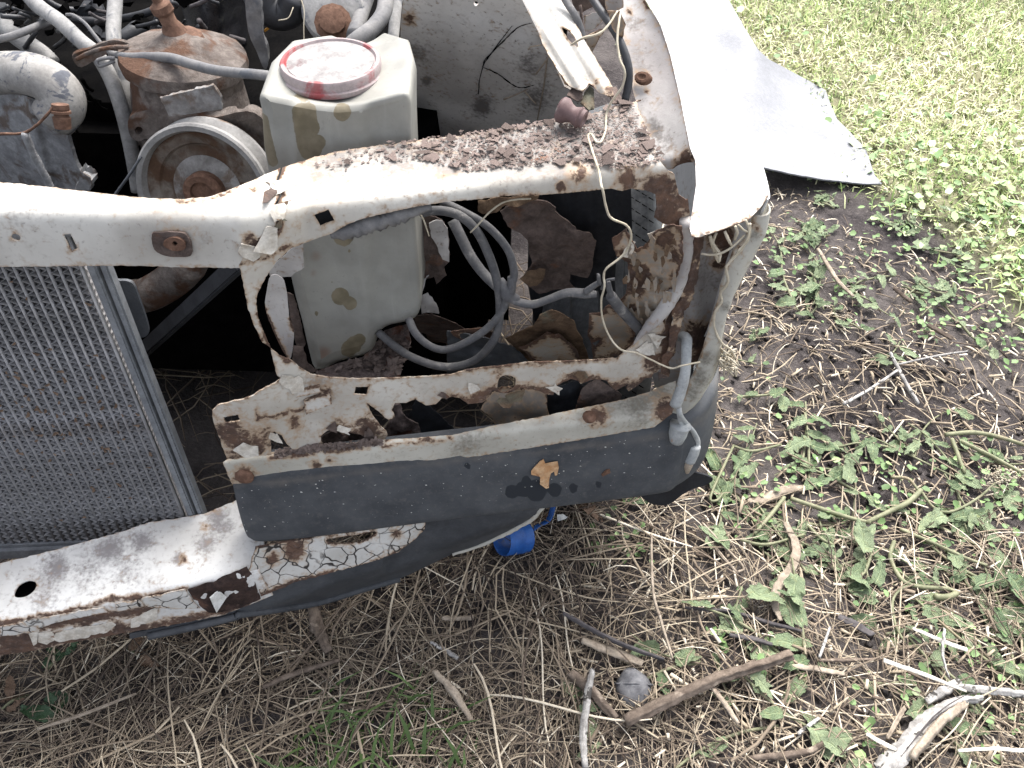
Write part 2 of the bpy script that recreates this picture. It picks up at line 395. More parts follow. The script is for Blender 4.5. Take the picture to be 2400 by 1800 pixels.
def mat_bumper():
    b = MB('weathered_bumper_plastic', .8, .2); n = b.noise(18, 7, .6); f = b.noise(90, 6, .7); f2 = b.noise(330, 4, .6)
    c = b.mix(b.step(n, .3, .7), (.050, .054, .060), (.080, .085, .091)); c = b.mix(b.math('MULTIPLY', b.step(f, .5, .72), .45), c, (.12, .118, .115))
    c = b.mix(b.math('MULTIPLY', b.step(f2, .6, .7), .4), c, (.15, .14, .13))
    d = b.math('ADD', b.attr('dirt'), b.math('MULTIPLY', b.math('SUBTRACT', b.noise(40, 6), .5), .9)); c = b.mix(b.math('MULTIPLY', b.step(d, .25, .8), .8), c, (.13, .12, .11))
    w_ = b.math('ADD', b.attr('rust'), b.math('MULTIPLY', b.math('SUBTRACT', b.noise(30, 3), .5), .25)); m = b.step(w_, .42, .48); c = b.mix(m, c, (.024, .028, .034))
    b.col(c); b.rough(b.math('SUBTRACT', .82, b.math('MULTIPLY', m, .14))); b.bump(b.math('ADD', n, b.math('MULTIPLY', f, .5)), .25, .0008); return b.m
MT['bumper'] = mat_bumper()
MT['plastic_dark'] = grainy('dark_plastic', (.014, .015, .018), (.026, .028, .032), 30, .7, .2, .2, .0006)
MT['rubber'] = grainy('dusty_grey_hose', (.115, .115, .12), (.19, .185, .18), 35, .75, .25, .25, .001, (.11, .115, .125), (.6, .68), 22)
MT['rubber_light'] = grainy('pale_dusty_hose', (.19, .188, .185), (.29, .285, .275), 40, .8, .2, .3, .001, (.12, .125, .135), (.56, .66), 34)
MT['scuffed'] = grainy('scuffed_dusty_hose', (.20, .19, .178), (.32, .31, .29), 30, .8, .2, .3, .001, (.10, .105, .12), (.55, .62), 55)
MT['rubber_black'] = grainy('black_hose', (.018, .019, .022), (.035, .036, .04), 40, .5, .4, .2, .001)
MT['wire'] = grainy('grey_cable', (.075, .075, .08), (.115, .113, .113), 60, .75, .25, .25, .0008, (.20, .19, .18), (.60, .7), 60)
MT['conduit'] = grainy('pale_blue_grey_conduit', (.27, .285, .285), (.36, .37, .365), 50, .7, .3, .2, .0006, (.36, .27, .21), (.66, .72), 60)
MT['radiator'] = grainy('dusty_radiator_aluminium', (.20, .198, .20), (.36, .36, .375), 12, .75, .3, .4, .001, (.13, .105, .085), (.56, .7), 7)
MT['fin'] = grainy('dusty_radiator_fin', (.26, .255, .255), (.46, .455, .465), 12, .8, .25, .3, .001, (.12, .095, .08), (.56, .7), 7)
MT['radframe'] = grainy('grey_radiator_frame', (.13, .138, .15), (.20, .21, .222), 40, .65, .35, .25, .0008)
MT['grease_shade'] = grainy('shaded_black_grease', (.0018, .0018, .002), (.005, .0047, .0046), 25, .9, .02, .5, .004)  # near-black grease; the colour also carries the shade of the crowded bay
MT['gloss'] = grainy('black_gloss_wrap', (.010, .010, .012), (.03, .03, .034), 12, .22, .6, .6, .006)
MT['caststeel'] = grainy('dusty_brown_casting', (.085, .07, .062), (.19, .165, .148), 40, .9, .1, .9, .005, (.095, .055, .038), (.48, .62), 18)
MT['alu'] = grainy('corroded_aluminium', (.17, .17, .175), (.34, .345, .35), 34, .75, .3, .8, .003, (.12, .095, .08), (.52, .62), 20)
MT['steel'] = grainy('dusty_pulley_rim', (.19, .185, .18), (.30, .295, .285), 30, .6, .4, .3, .001, (.12, .08, .055), (.58, .7), 22)
MT['plate'] = grainy('dull_plate', (.16, .15, .14), (.30, .29, .28), 50, .8, .25, .6, .002, (.14, .11, .09), (.5, .62), 30)
MT['pulley'] = grainy('rusty_pulley_steel', (.10, .085, .07), (.2, .175, .15), 22, .75, .3, .4, .001, (.075, .042, .025), (.40, .58), 20)
MT['bushing'] = grainy('brown_rubber_bushing', (.095, .055, .055), (.155, .105, .10), 30, .6, .3, .2, .001, (.27, .25, .23), (.6, .68), 12)
MT['rustbolt'] = grainy('rusty_bolt', (.09, .05, .035), (.17, .10, .07), 120, .85, .15, .7, .001)
MT['plastic_mid'] = grainy('grey_black_plastic', (.035, .038, .043), (.06, .064, .07), 20, .6, .3, .25, .0006, (.09, .09, .09), (.6, .78), 50)
MT['tyre'] = grainy('grey_tyre_rubber', (.06, .064, .068), (.11, .115, .12), 60, .8, .2, .3, .0008)
MT['twine'] = grainy('dry_beige_tendril', (.40, .35, .26), (.52, .47, .37), 60, .8, .2, .2, .0004)
MT['blue'] = grainy('blue_plastic', (.008, .06, .24), (.014, .085, .30), 40, .5, .4, .2, .0005, (.10, .11, .13), (.60, .74), 30)
MT['redcap'] = grainy('dusty_red_plastic', (.30, .035, .04), (.26, .10, .10), 30, .6, .3, .2, .0006, (.30, .25, .245), (.38, .52), 26)
MT['captop'] = grainy('dust_on_cap', (.20, .19, .185), (.34, .33, .32), 60, .85, .15, .4, .0008, (.16, .12, .12), (.60, .72), 24)
MT['chip_orange'] = grainy('orange_rust_chip', (.42, .23, .11), (.58, .40, .24), 70, .85, .1, .5, .001, (.25, .11, .055), (.55, .66), 60)
MT['chip_white'] = grainy('white_paint_chip', (.68, .68, .66), (.55, .55, .5), 60, .6, .3, .3, .001)
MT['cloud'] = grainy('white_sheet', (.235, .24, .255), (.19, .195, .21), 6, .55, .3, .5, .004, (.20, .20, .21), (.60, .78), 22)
MT['brass'] = grainy('dull_amber_plastic', (.35, .16, .02), (.5, .25, .04), 40, .4)
def mat_reservoir():
    b = MB('dusty_reservoir_plastic', .55, .4)
    n = b.noise(20, 6, .6); c = b.mix(b.step(n, .3, .7), (.225, .222, .20), (.30, .295, .265))
    st = b.mapv(60, 60, 6); c = b.mix(b.math('MULTIPLY', b.step(b.noise(1.0, 5, .6, 0, st), .55, .8), .4), c, (.38, .375, .345))
    c = b.mix(b.math('MULTIPLY', b.step(b.noise(160, 3), .62, .72), .5), c, (.2, .19, .18))
    r = b.math('ADD', b.attr('rust'), b.math('MULTIPLY', b.math('SUBTRACT', b.noise(38, 5), .5), .5))
    c = b.mix(b.step(r, .36, .41), c, b.mix(b.step(b.noise(50, 5), .35, .7), (.135, .115, .075), (.205, .175, .12)))
    d = b.math('ADD', b.attr('dirt'), b.math('MULTIPLY', b.math('SUBTRACT', b.noise(40, 6), .5), .5))
    c = b.mix(b.math('MULTIPLY', b.step(d, .3, .8), .8), c, (.20, .115, .08)); b.col(c); b.bump(n, .2, .001)
    b.b.inputs['Subsurface Weight'].default_value = .06; b.b.inputs['Subsurface Radius'].default_value = (.01, .01, .01)
    return b.m
MT['reservoir'] = mat_reservoir()
def mat_attrramp(name, stops, sc=30, rough=.85, spec=.15, trans=0.0, bump=.3):
    b = MB(name, rough, spec); c = b.ramp(b.attr('tone'), stops); n = b.noise(sc, 4, .6)
    hv = b.n('HueSaturation'); b.t.links.new(c, hv.inputs['Color']); b.set(hv.inputs['Value'], b.math('ADD', .7, b.math('MULTIPLY', n, .6))); b.col(hv.outputs[0]); b.bump(n, bump, .001)
    return b.m
STRAW = [(0, (.05, .038, .032)), (.3, (.135, .106, .082)), (.6, (.28, .228, .168)), (.85, (.44, .372, .275)), (1, (.66, .60, .49))]
MT['straw'] = mat_attrramp('dry_straw', STRAW)
MT['grassblade'] = mat_attrramp('short_grass', [(0, (.05, .085, .025)), (.25, (.18, .27, .075)), (.52, (.38, .46, .17)), (.78, (.58, .57, .36)), (1, (.72, .67, .50))], spec=.3, rough=.6)  # paler stops are lifted to paint sunlight onto the upper-right grass
MT['smallleaf'] = mat_attrramp('small_weed_leaves', [(0, (.07, .12, .045)), (.5, (.17, .27, .10)), (.85, (.32, .43, .19)), (1, (.48, .55, .34))], spec=.35, rough=.55)
def mat_leaf():
    b = MB('wilted_leaf', .55, .35); n = b.noise(45, 5, .6); r = b.objrand()
    c = b.mix(r, (.085, .14, .062), (.245, .30, .175)); c = b.mix(b.step(n, .4, .85), c, (.28, .335, .22)); c = b.mix(b.math('MULTIPLY', b.step(b.noise(9, 4), .52, .72), .45), c, (.26, .25, .10))
    v = b.math('FRACT', b.math('SUBTRACT', b.math('MULTIPLY', b.attr('along'), 7.0), b.math('MULTIPLY', b.attr('across'), 2.2)))
    vn = b.math('MULTIPLY', b.math('SUBTRACT', 1.0, b.step(b.math('ABSOLUTE', b.math('SUBTRACT', v, .5)), .03, .12)), .8)
    m = b.step(b.attr('rib'), .72, .95); m = b.math('MAXIMUM', m, b.math('MULTIPLY', vn, .45)); c = b.mix(b.math('MULTIPLY', m, .5), c, (.33, .40, .22))
    n2 = b.noise(120, 5, .7); c = b.mix(b.math('MULTIPLY', b.step(n2, .58, .75), .5), c, (.09, .10, .05)); b.col(c); b.bump(b.math('SUBTRACT', b.math('ADD', n, n2), m), .7, .003)
    b.b.inputs['Subsurface Weight'].default_value = 0.0
    return b.m
MT['leaf'] = mat_leaf()
MT['leaf_brown'] = grainy('dead_brown_leaf', (.10, .065, .045), (.20, .14, .10), 40, .85, .1, .5, .002)
MT['leaf_dark'] = grainy('dark_green_leaf', (.022, .05, .022), (.045, .085, .04), 50, .5, .35, .4, .001, (.012, .012, .01), (.66, .7), 40)
MT['stem'] = grainy('green_stem', (.12, .13, .07), (.235, .235, .145), 30, .6, .3, .2, .0008, (.25, .2, .13), (.55, .7), 10)
MT['stick_grey'] = grainy('weathered_grey_stick', (.22, .21, .20), (.46, .445, .42), 50, .9, .1, .9, .002, (.07, .065, .06), (.57, .64), 50, None, .15)
MT['stick_brown'] = grainy('brown_bark_stick', (.085, .066, .053), (.19, .152, .122), 60, .9, .1, .9, .002, (.30, .25, .20), (.6, .7), 30, None, .15)
MT['stick_dark'] = grainy('dark_charred_stick', (.05, .046, .048), (.11, .10, .10), 45, .85, .15, .6, .001)
MT['stick_tan'] = grainy('tan_bark_strip', (.22, .18, .14), (.40, .34, .27), 60, .9, .1, .9, .0016, (.13, .10, .08), (.6, .7), 30, None, .12)
MT['stick_white'] = grainy('fresh_white_splinter', (.42, .395, .34), (.60, .57, .50), 70, .85, .1, .6, .001, (.26, .23, .19), (.62, .72), 60)
MT['stone'] = grainy('grey_stone', (.10, .10, .108), (.2, .2, .205), 70, .8, .2, .4, .001)
def mat_soil():
    b = MB('dark_garden_soil', .95, .08)
    n = b.noise(22, 9, .68); f = b.noise(130, 6, .65); c = b.ramp(n, [(.25, (.024, .021, .022)), (.5, (.050, .044, .044)), (.75, (.095, .085, .083))])
    c = b.mix(b.math('MULTIPLY', b.step(f, .52, .70), .6), c, (.15, .133, .125))
    c = b.mix(b.math('MULTIPLY', b.step(b.noise(3.2, 5, .6), .42, .62), .65), c, b.mix(f, (.085, .075, .070), (.17, .152, .142)))
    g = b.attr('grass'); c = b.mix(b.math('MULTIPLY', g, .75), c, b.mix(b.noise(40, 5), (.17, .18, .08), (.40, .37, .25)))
    b.col(c); b.bump(b.math('ADD', n, b.math('MULTIPLY', f, .6)), .9, .009); return b.m
MT['soil'] = mat_soil()

# ------------------------------------------------------------------ ground
def ground_z(x, y):
    return .012 * np.sin(3.1 * x + 1.7 * y) + .010 * np.sin(5.3 * y - 2.2 * x + 1) + .006 * np.sin(11 * x + 4 * y) 
GRASS_PX = q('N', 1500, -600, 1500, 60, 1660, 150, 1800, 330, 1990, 400, 2090, 470, 2200, 520, 2320, 640, 2420, 760, 3600, 1200, 3600, -600)
GRASS_W = None
def gpt(p): return PZ(p, 0.0)
def build_ground():
    xs = np.concatenate([-np.geomspace(60, 1.9, 14), np.arange(-1.8, 2.6, .02), np.geomspace(2.7, 60, 16)])
    ys = np.concatenate([-np.geomspace(60, .5, 14), np.arange(-.4, 3.6, .02), np.geomspace(3.7, 90, 18)])
    X, Y = np.meshgrid(xs, ys); V = np.stack([X.ravel(), Y.ravel(), np.zeros(X.size)], 1)
    near = (np.abs(V[:, 0]) < 2.7) & (V[:, 1] > -.5) & (V[:, 1] < 3.7)
    z = np.zeros(len(V)); nn = fbm(V[near], 9, 2.0, 4); z[near] = nn * .006
    V[:, 2] = z + np.where(near, ground_z(V[:, 0], V[:, 1]), 0) - .004
    vis = (V[:, 1] > .2)
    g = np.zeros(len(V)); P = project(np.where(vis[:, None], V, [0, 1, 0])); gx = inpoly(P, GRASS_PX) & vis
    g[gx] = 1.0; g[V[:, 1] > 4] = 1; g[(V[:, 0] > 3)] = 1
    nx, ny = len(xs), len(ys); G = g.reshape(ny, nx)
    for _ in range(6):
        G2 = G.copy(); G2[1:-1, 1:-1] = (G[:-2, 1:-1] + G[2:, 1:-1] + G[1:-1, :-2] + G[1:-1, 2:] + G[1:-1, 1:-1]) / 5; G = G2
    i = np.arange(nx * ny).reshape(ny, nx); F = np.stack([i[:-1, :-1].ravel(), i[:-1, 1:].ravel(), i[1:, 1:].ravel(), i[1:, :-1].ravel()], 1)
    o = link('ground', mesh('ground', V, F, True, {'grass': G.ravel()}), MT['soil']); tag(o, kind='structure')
    return o
build_ground()

# ------------------------------------------------------------------ the car
car = empty('wrecked_car', (-.1, .75, 0), 'rusted white car with its headlight gone, front corner open over engine bay', 'car')
fA = vplane(q('T6', 400, 290), q('T3', 1000, 1400), .80, .06)            # headlight panel face
ycm = float(PZ(q('F', 300, 468), .815)[0][1])
print('panel Y', fA(np.array([-.25, .2]), np.array([.8, .8])), 'cm Y', ycm)
cm_front = surfY(lambda X, Z: ycm + .05 * np.clip(X + .3, 0, 1) + .05 * (Z - .8))
hp_front = surfY(fA)
def hp_top_z(X, Y): return .802 + .05 * (Y - .75)
cm_surf = smax(cm_front, surfZ(lambda X, Y: .815 + .10 * (Y - ycm)), .016)
hp_surf0 = smax(hp_front, surfZ(hp_top_z), .014)

seam = q('F', 610, 362, 600, 392, 608, 420, 598, 440, 606, 465, 600, 500, 560, 522, 527, 545)
cm_poly = cat(q('F', -420, 372, -200, 378, 0, 393, 100, 403, 200, 415, 260, 422, 330, 428, 400, 430, 450, 425, 500, 408, 540, 392, 580, 374),
              seam - [4, 0], q('F', 530, 579, 400, 578, 300, 574, 230, 574, 100, 576, 0, 576, -200, 578, -420, 580))
cm_holes = [catmull(q('T5', 87, 540, 110, 512, 150, 520, 166, 545, 145, 570, 105, 560), 4, True), q('T5', 508, 520, 570, 511, 632, 632, 578, 656)]
blend = lambda p: np.clip((p[:, 0] - 560) / 160, 0, 1)
def mixsurf(a, b): return lambda p: a(p) * (1 - blend(p)) + b(p) * blend(p)
cm = sheet('cross_member', cm_poly, mixsurf(cm_surf, hp_surf0), MT['paint'], car, cm_holes, step=8, jit=.6, rough=.0012, rscale=14, edge=(.35, 5), thick=.0018,
           spots=[(410, 566, 34, .7), (600, 440, 26, .5), (585, 560, 20, .6), (470, 465, 30, .32)], lines=[(seam, 10, .75), (q('F', 380, 436, 450, 432, 500, 412), 6, .55)],
           dirt=[(60, 480, 90, .35), (40, 565, 60, .3), (480, 560, 26, .4)], seed=4)
hp_poly = cat(q('F', 610, 362, 680, 338, 760, 322, 900, 303, 1050, 285, 1200, 262, 1290, 243, 1385, 215), 
              q('T3', 1280, 810, 1340, 980, 1420, 1180, 1480, 1310, 1530, 1370, 1600, 1420, 1650, 1500, 1700, 1600),
              q('T7', 1735, 480, 1722, 700, 1690, 860, 1640, 1050, 1570, 1190, 1590, 1280, 1560, 1420, 1500, 1560, 1440, 1640),
              q('U3', 1640, 180, 1610, 225, 1560, 230, 1500, 290, 1430, 335, 1410, 310, 1440, 270, 1400, 290, 1330, 330, 1300, 310, 1250, 250, 1150, 240, 1040, 275,
                1020, 250, 960, 235, 900, 260, 840, 300, 820, 365, 760, 360, 720, 340, 640, 320, 545, 305, 470, 350, 390, 348, 330, 325, 280, 400, 250, 425, 130, 440, 60, 390, 0, 380),
              q('U2', 1990, 390, 1940, 440, 1860, 450, 1780, 400, 1700, 430, 1610, 430, 1580, 490, 1610, 545, 1570, 575, 1500, 520, 1450, 480, 1390, 440, 1410, 500,
                1480, 600, 1540, 660, 1550, 690, 1520, 735, 1400, 722, 1320, 680, 1240, 655, 1190, 690, 1130, 640, 1060, 655, 1010, 700, 1025, 768, 900, 795, 780, 806, 735, 765, 690, 690,
                630, 660, 600, 740, 610, 850, 250, 888, 240, 860, 180, 700, 150, 620, 130, 540, 130, 490, 170, 450, 440, 380, 690, 235),
              q('T6', 310, 1659, 250, 1430, 190, 1390, 130, 1270, 70, 1100, 20, 830, 0, 770), seam[::-1][:-1] + [2, 0])
opening = cat(q('T6', 200, 900, 240, 830, 300, 740, 420, 630, 600, 560, 750, 510, 870, 440, 1000, 390, 1250, 330, 1440, 290, 1700, 250),
              q('T7', 0, 232, 200, 205, 600, 190, 880, 165, 1080, 145, 1170, 165, 1240, 145, 1360, 160, 1440, 190, 1450, 300, 1430, 380, 1500, 430, 1600, 450, 1645, 500, 1650, 600, 1640, 720, 1600, 880,
                1540, 1030, 1480, 1130, 1400, 1260, 1300, 1345, 1250, 1420, 1130, 1520), q('U3', 1100, 85, 900, 95, 640, 100, 400, 130, 130, 160, 0, 200),
              q('U2', 1900, 215, 1600, 230, 1300, 235, 1080, 225, 930, 200, 850, 150, 780, 90), q('T6', 330, 1500, 260, 1440, 200, 1300, 160, 1200, 140, 1080, 150, 1000))
hp_holes = [opening, q('T6', 610, 360, 725, 315, 775, 405, 660, 450), q('U2', 1292, 300, 1396, 300, 1378, 366, 1278, 360), q('U2', 218, 547, 340, 525, 356, 575, 235, 592),
            catmull(q('U3', 365, 290, 385, 225, 440, 205, 505, 225, 515, 270, 490, 315, 430, 345, 380, 335), 3, True),
            q('T3', 1590, 1400, 1640, 1480, 1700, 1540, 1720, 1600, 1690, 1622, 1630, 1580)]
ragU3 = q('U3', 1610, 225, 1500, 290, 1400, 290, 1300, 310, 1150, 240, 960, 235, 820, 360, 640, 330, 330, 330, 130, 435, 0, 380)
lowedge = q('U3', 1240, 75, 900, 95, 640, 100, 400, 130, 130, 160)
hp = sheet('headlight_panel', hp_poly, mixsurf(cm_surf, hp_surf0), MT['paint_stain'], car, hp_holes, step=8, jit=.9, rough=.0016, rscale=16, edge=(.3, 4), thick=.0018,
           spots=[(1315, 437, 12, .8), (1360, 412, 26, .62), (1470, 420, 32, .7), (1545, 445, 40, 1.0), (1560, 500, 45, 1.0), (1610, 470, 32, .8), (1600, 560, 30, .9), (1595, 640, 20, .8), (560, 1040, 46, .6), (540, 1010, 40, .7), (610, 1030, 40, .55),
                  (1170, 870, 22, .4), (1200, 950, 30, .6), (860, 1010, 40, .7), (800, 1020, 35, .8), (1530, 850, 26, .7), (1560, 800, 22, .7), (690, 990, 18, .6), (625, 720, 12, .5), (1440, 720, 20, .5), (760, 925, 26, .45)],
           lines=[(seam, 9, .8), (ragU3, 16, .62), (lowedge, 10, .52), (q('T6', 160, 1150, 240, 1400, 400, 1540), 8, .6), (q('T6', 20, 750, 250, 700, 420, 600), 8, .45),
                  (q('T7', 1735, 480, 1690, 860, 1570, 1190, 1500, 1560), 12, .85), (q('U2', 490, 480, 500, 565, 740, 510, 850, 480, 1090, 330), 6, .55)],
           dirt=[(800, 360, 90, .7), (740, 390, 70, .5), (930, 350, 110, .75), (1050, 340, 100, .9), (1180, 330, 110, 1.0), (1300, 330, 100, 1.0), (1400, 310, 100, 1.0), (1470, 330, 70, 1.0), (1490, 280, 60, .9), (1090, 410, 40, .5), (750, 900, 40, .5),
                 (1390, 260, 60, .9), (560, 1050, 40, .5), (900, 400, 50, .35)], seed=9)
sheet('dark_hole_backing', q('T6', 520, 330, 720, 240, 900, 330, 860, 430, 660, 520), shift(hp_front, .018), MT['plastic_dark'], hp, step=9, thick=.002)  # dark plate added behind the square hole so it reads as shade
# captive nut and bits on the cross member
sheet('captive_nut_plate', catmull(q('T5', 1230, 515, 1300, 500, 1440, 500, 1510, 525, 1548, 620, 1545, 690, 1440, 700, 1340, 690, 1250, 640), 3, True), shift(cm_surf, -.004), MT['rustplate'], cm,
      [catmull(q('T5', 1392, 590, 1415, 570, 1438, 590, 1415, 612), 3, True)], step=5, jit=.4, rough=.002, rscale=60, thick=.003)
sheet('captive_nut', catmull(q('T5', 1320, 600, 1370, 545, 1450, 550, 1500, 590, 1490, 640, 1400, 650), 3, True), shift(cm_surf, -.0075), MT['rustbolt'], cm,
      [catmull(q('T5', 1392, 590, 1415, 570, 1438, 590, 1415, 612), 3, True)], step=4, thick=.003, rough=.001, rscale=80)
# curled flakes of paint along the split seam and the torn lower edge
def flakepoly(c, r, n, seed):
    g = np.random.default_rng(seed); a = np.sort(g.uniform(0, 2 * math.pi, n)); rr = r * g.uniform(.55, 1.15, n)
    return np.stack([c[0] + rr * np.cos(a), c[1] + .8 * rr * np.sin(a)], 1)
FL = [('T6', 300, 130, 95, 0), ('T6', 255, 200, 90, 1), ('T6', 320, 330, 100, 0), ('T6', 300, 430, 60, 2), ('T6', 230, 570, 150, 0), ('T6', 90, 660, 110, 0), ('T6', 360, 250, 55, 2), ('T6', 350, 390, 45, 2),
      ('U2', 750, 250, 90, 0), ('U2', 830, 280, 95, 0), ('U2', 400, 820, 120, 0), ('U2', 640, 720, 70, 0), ('U2', 1090, 640, 70, 1), ('U2', 1200, 640, 80, 0), ('U2', 1420, 700, 110, 1), ('U2', 2000, 380, 60, 1),
      ('U3', 430, 420, 85, 3), ('U3', 520, 380, 90, 3), ('U3', 160, 310, 60, 0), ('U3', 830, 330, 70, 0), ('U3', 1050, 210, 70, 3), ('T7', 1300, 780, 80, 3), ('T7', 1240, 640, 90, 0), ('T7', 1400, 560, 90, 0),
      ('T7', 1420, 1380, 100, 0), ('T7', 1360, 1450, 90, 0), ('T7', 1540, 520, 60, 2), ('U3', 1700, 200, 60, 1)]
for i, (t, x, y, r, k) in enumerate(FL):
    c = q(t, x, y)[0]; R = r / 3.456; po = flakepoly(c, R, 7, 100 + i)
    ax = np.array([math.cos(i * 2.1), math.sin(i * 2.1)])
    sheet('paint_flake', po, shift(mixsurf(cm_surf, hp_surf0), -.0025), (MT['flake_paint'], MT['rustplate'], MT['rustwarm'], MT['rustwarm'])[k], hp, step=6, jit=.5, thick=.0007, rough=.0015, rscale=60,
          warp=lambda P, c=c, R=R, ax=ax: -.006 * np.clip(((P - c) @ ax) / R + .1, 0, 2) ** 2, seed=30 + i)
# stiffener ribs pressed below the headlight opening
for k, pl in enumerate([q('U2', 490, 490, 735, 432, 748, 505, 505, 560), q('U2', 870, 420, 1090, 345, 1098, 440, 890, 525), q('U2', 175, 480, 450, 400, 760, 345, 1000, 300, 1010, 345, 740, 400, 440, 455, 190, 520)]):
    sheet('stiffener_rib', densify(pl, 12), shift(hp_surf0, -.006), MT['paint_dirty'], hp, step=7, jit=.5, thick=.005, edge=(.45, 4), seed=60 + k)

# channel under the headlight
chF = vplane(q('U2', 400, 890), q('U3', 1500, 550), .462, .03)
ch_surf = smax(surfY(chF), surfZ(lambda X, Y: .462 + .02 * (Y - .65)), .008)
ch_poly = cat(q('U2', 215, 912, 250, 885, 600, 830, 1000, 770, 1500, 730, 2074, 690), q('U3', 350, 610, 770, 530, 1000, 480, 1400, 400, 1560, 350, 1700, 290, 1810, 250, 1815, 400, 1780, 520, 1740, 545, 1640, 625, 1000, 735, 500, 815, 0, 890),
              q('U2', 1700, 930, 1200, 1000, 600, 1065, 290, 1087))
chn = sheet('lower_channel', ch_poly, ch_surf, MT['channel'], car, step=7, jit=.5, rough=.0008, rscale=30, edge=(.3, 3.5), thick=.002,
            spots=[(575, 1117, 26, .75), (740, 1090, 18, .6), (770, 1078, 14, .6), (915, 1087, 10, .6), (1400, 975, 26, .8), (1560, 960, 36, .75), (800, 1105, 20, .5), (545, 1130, 20, .5)],
            lines=[(q('U2', 600, 880, 1000, 835, 1400, 790), 7, .62), (q('U2', 1500, 780, 2074, 720), 7, .5), (q('U2', 700, 840, 1400, 760), 9, .6)],
            dirt=[(1500, 950, 60, .7), (1400, 965, 60, .5), (1540, 920, 40, .8), (1100, 1030, 60, .4)], seed=12)
lathe('bolt_head', [(.001, .006), (.006, .006), (.010, .003), (.0125, .0005), (.0125, -.003)], pts(q('U2', 385, 1020), ch_surf)[0] + [0, -.001, 0], (-.1, -1, .1), MT['rustbolt'], chn, 14)
lathe('bolt_head', [(.001, .005), (.005, .005), (.008, .003), (.009, .0), (.009, -.003)], pts(q('U3', 1110, 540), ch_surf)[0], (0, 0, 1), MT['rustbolt'], chn, 12)

# ------------------------------------------------------------------ bumper
bt = [pts(q('U2', 330, 1095), ch_surf)[0], pts(q('U3', 1640, 640), ch_surf)[0]]
def build_bumper():
    # plan path of the face (x, y) from the inner end round the corner
    a, b = bt[0], bt[1]; dx = (b - a) / np.linalg.norm((b - a)[:2])
    path = [(a[0] - .014, a[1] + .05), (a[0] - .003, a[1] + .016), (a[0] + .03, a[1] + .008), (a[0] * .5 + b[0] * .5, a[1] * .5 + b[1] * .5 + .004), (b[0], b[1] + .005), (b[0] + .045, b[1] + .022), (b[0] + .082, b[1] + .06), (b[0] + .100, b[1] + .13), (b[0] + .106, b[1] + .30), (b[0] + .11, b[1] + .5)]
    P = catmull(np.array([(x, y, 0) for x, y in path]), 10); k_ = [P[0]]
    for a_, b_ in zip(P[:-1], P[1:]):
        for t_ in np.linspace(0, 1, max(2, int(np.linalg.norm(b_ - a_) / .005) + 1))[1:]: k_.append(a_ + (b_ - a_) * t_)
    P = np.array(k_)
    nrm = np.cross(np.gradient(P, axis=0), [0, 0, 1.0]); nrm /= np.linalg.norm(nrm, axis=1, keepdims=True)
    # profile: (outward, z)
    prof0 = np.array([(-.03, .437), (-.006, .436), (.002, .430), (.005, .415), (.010, .38), (.0135, .340), (.015, .308), (.012, .293), (.004, .286), (-.01, .284), (-.03, .286)])
    prof = [tuple(p[:2]) for p in catmull(np.concatenate([prof0, np.zeros((11, 1))], 1), 3)]
    V = []; F = []; m = len(prof); n = len(P)
    for i in range(n):
        for j, (o, z) in enumerate(prof):
            V.append(P[i] + nrm[i] * o + [0, 0, z])
    for i in range(n - 1):
        for j in range(m - 1): F.append((i * m + j, (i + 1) * m + j, (i + 1) * m + j + 1, i * m + j + 1))
    V2 = [np.array(v) - np.array([0, 0, 0]) for v in V]
    # inner skin
    for i in range(n):
        for j, (o, z) in enumerate(prof): V2.append(P[i] + nrm[i] * (o - .003) + [0, 0, z - (.003 if j < 9 else (-.003 if j > 18 else 0))])
    k = n * m
    F += [tuple(k + t for t in f[::-1]) for f in F[:]]
    P2 = project(np.array(V2)); wet = maskval(P2, [(1060 + 480 / 3.456, 820 + 1150 / 3.456, 22, .8), (1060 + 570 / 3.456, 820 + 1130 / 3.456, 22, .85), (1060 + 680 / 3.456, 820 + 1140 / 3.456, 30, .9), (1060 + 830 / 3.456, 820 + 1130 / 3.456, 22, .8), (1060 + 980 / 3.456, 820 + 1120 / 3.456, 13, .9), (1095, 1093, 9, .9), (1233, 1120, 10, .9), (1205, 1095, 6, .8), (1403, 1137, 11, .8)])
    ln_ = np.array([P2[i * m + 9] for i in range(n)]); drt = maskval(P2, [], [(ln_[:int(n * .75)], 16, .5)])
    return link('bumper', mesh('bumper', V2, F, True, {'rust': wet, 'dirt': drt}), MT['bumper'], car), P, nrm
bumper, BP, BN = build_bumper()
_i = np.arange(len(BP)); _k = (BP[:, 1] < bt[1][1] + .05) & (BP[:, 0] > bt[0][0]); _o = np.argsort(BP[_k, 0])
bump_surf = surfY(lambda X, Z: np.interp(X, BP[_k, 0][_o], BP[_k, 1][_o]) - np.interp(Z, [.286, .308, .34, .38, .415, .43], [.004, .015, .0135, .010, .005, .002]))
# lower liner hanging at the corner
sheet('bumper_liner', catmull(q('U3', 1380, 1085, 1500, 1040, 1700, 1000, 1900, 985, 2090, 1030, 2085, 1080, 1900, 1150, 1760, 1250, 1650, 1255, 1580, 1230, 1480, 1150), 4, True),
      surfY(lambda X, Z: .74 + 0 * X), MT['plastic_dark'], car, step=8, thick=.003)

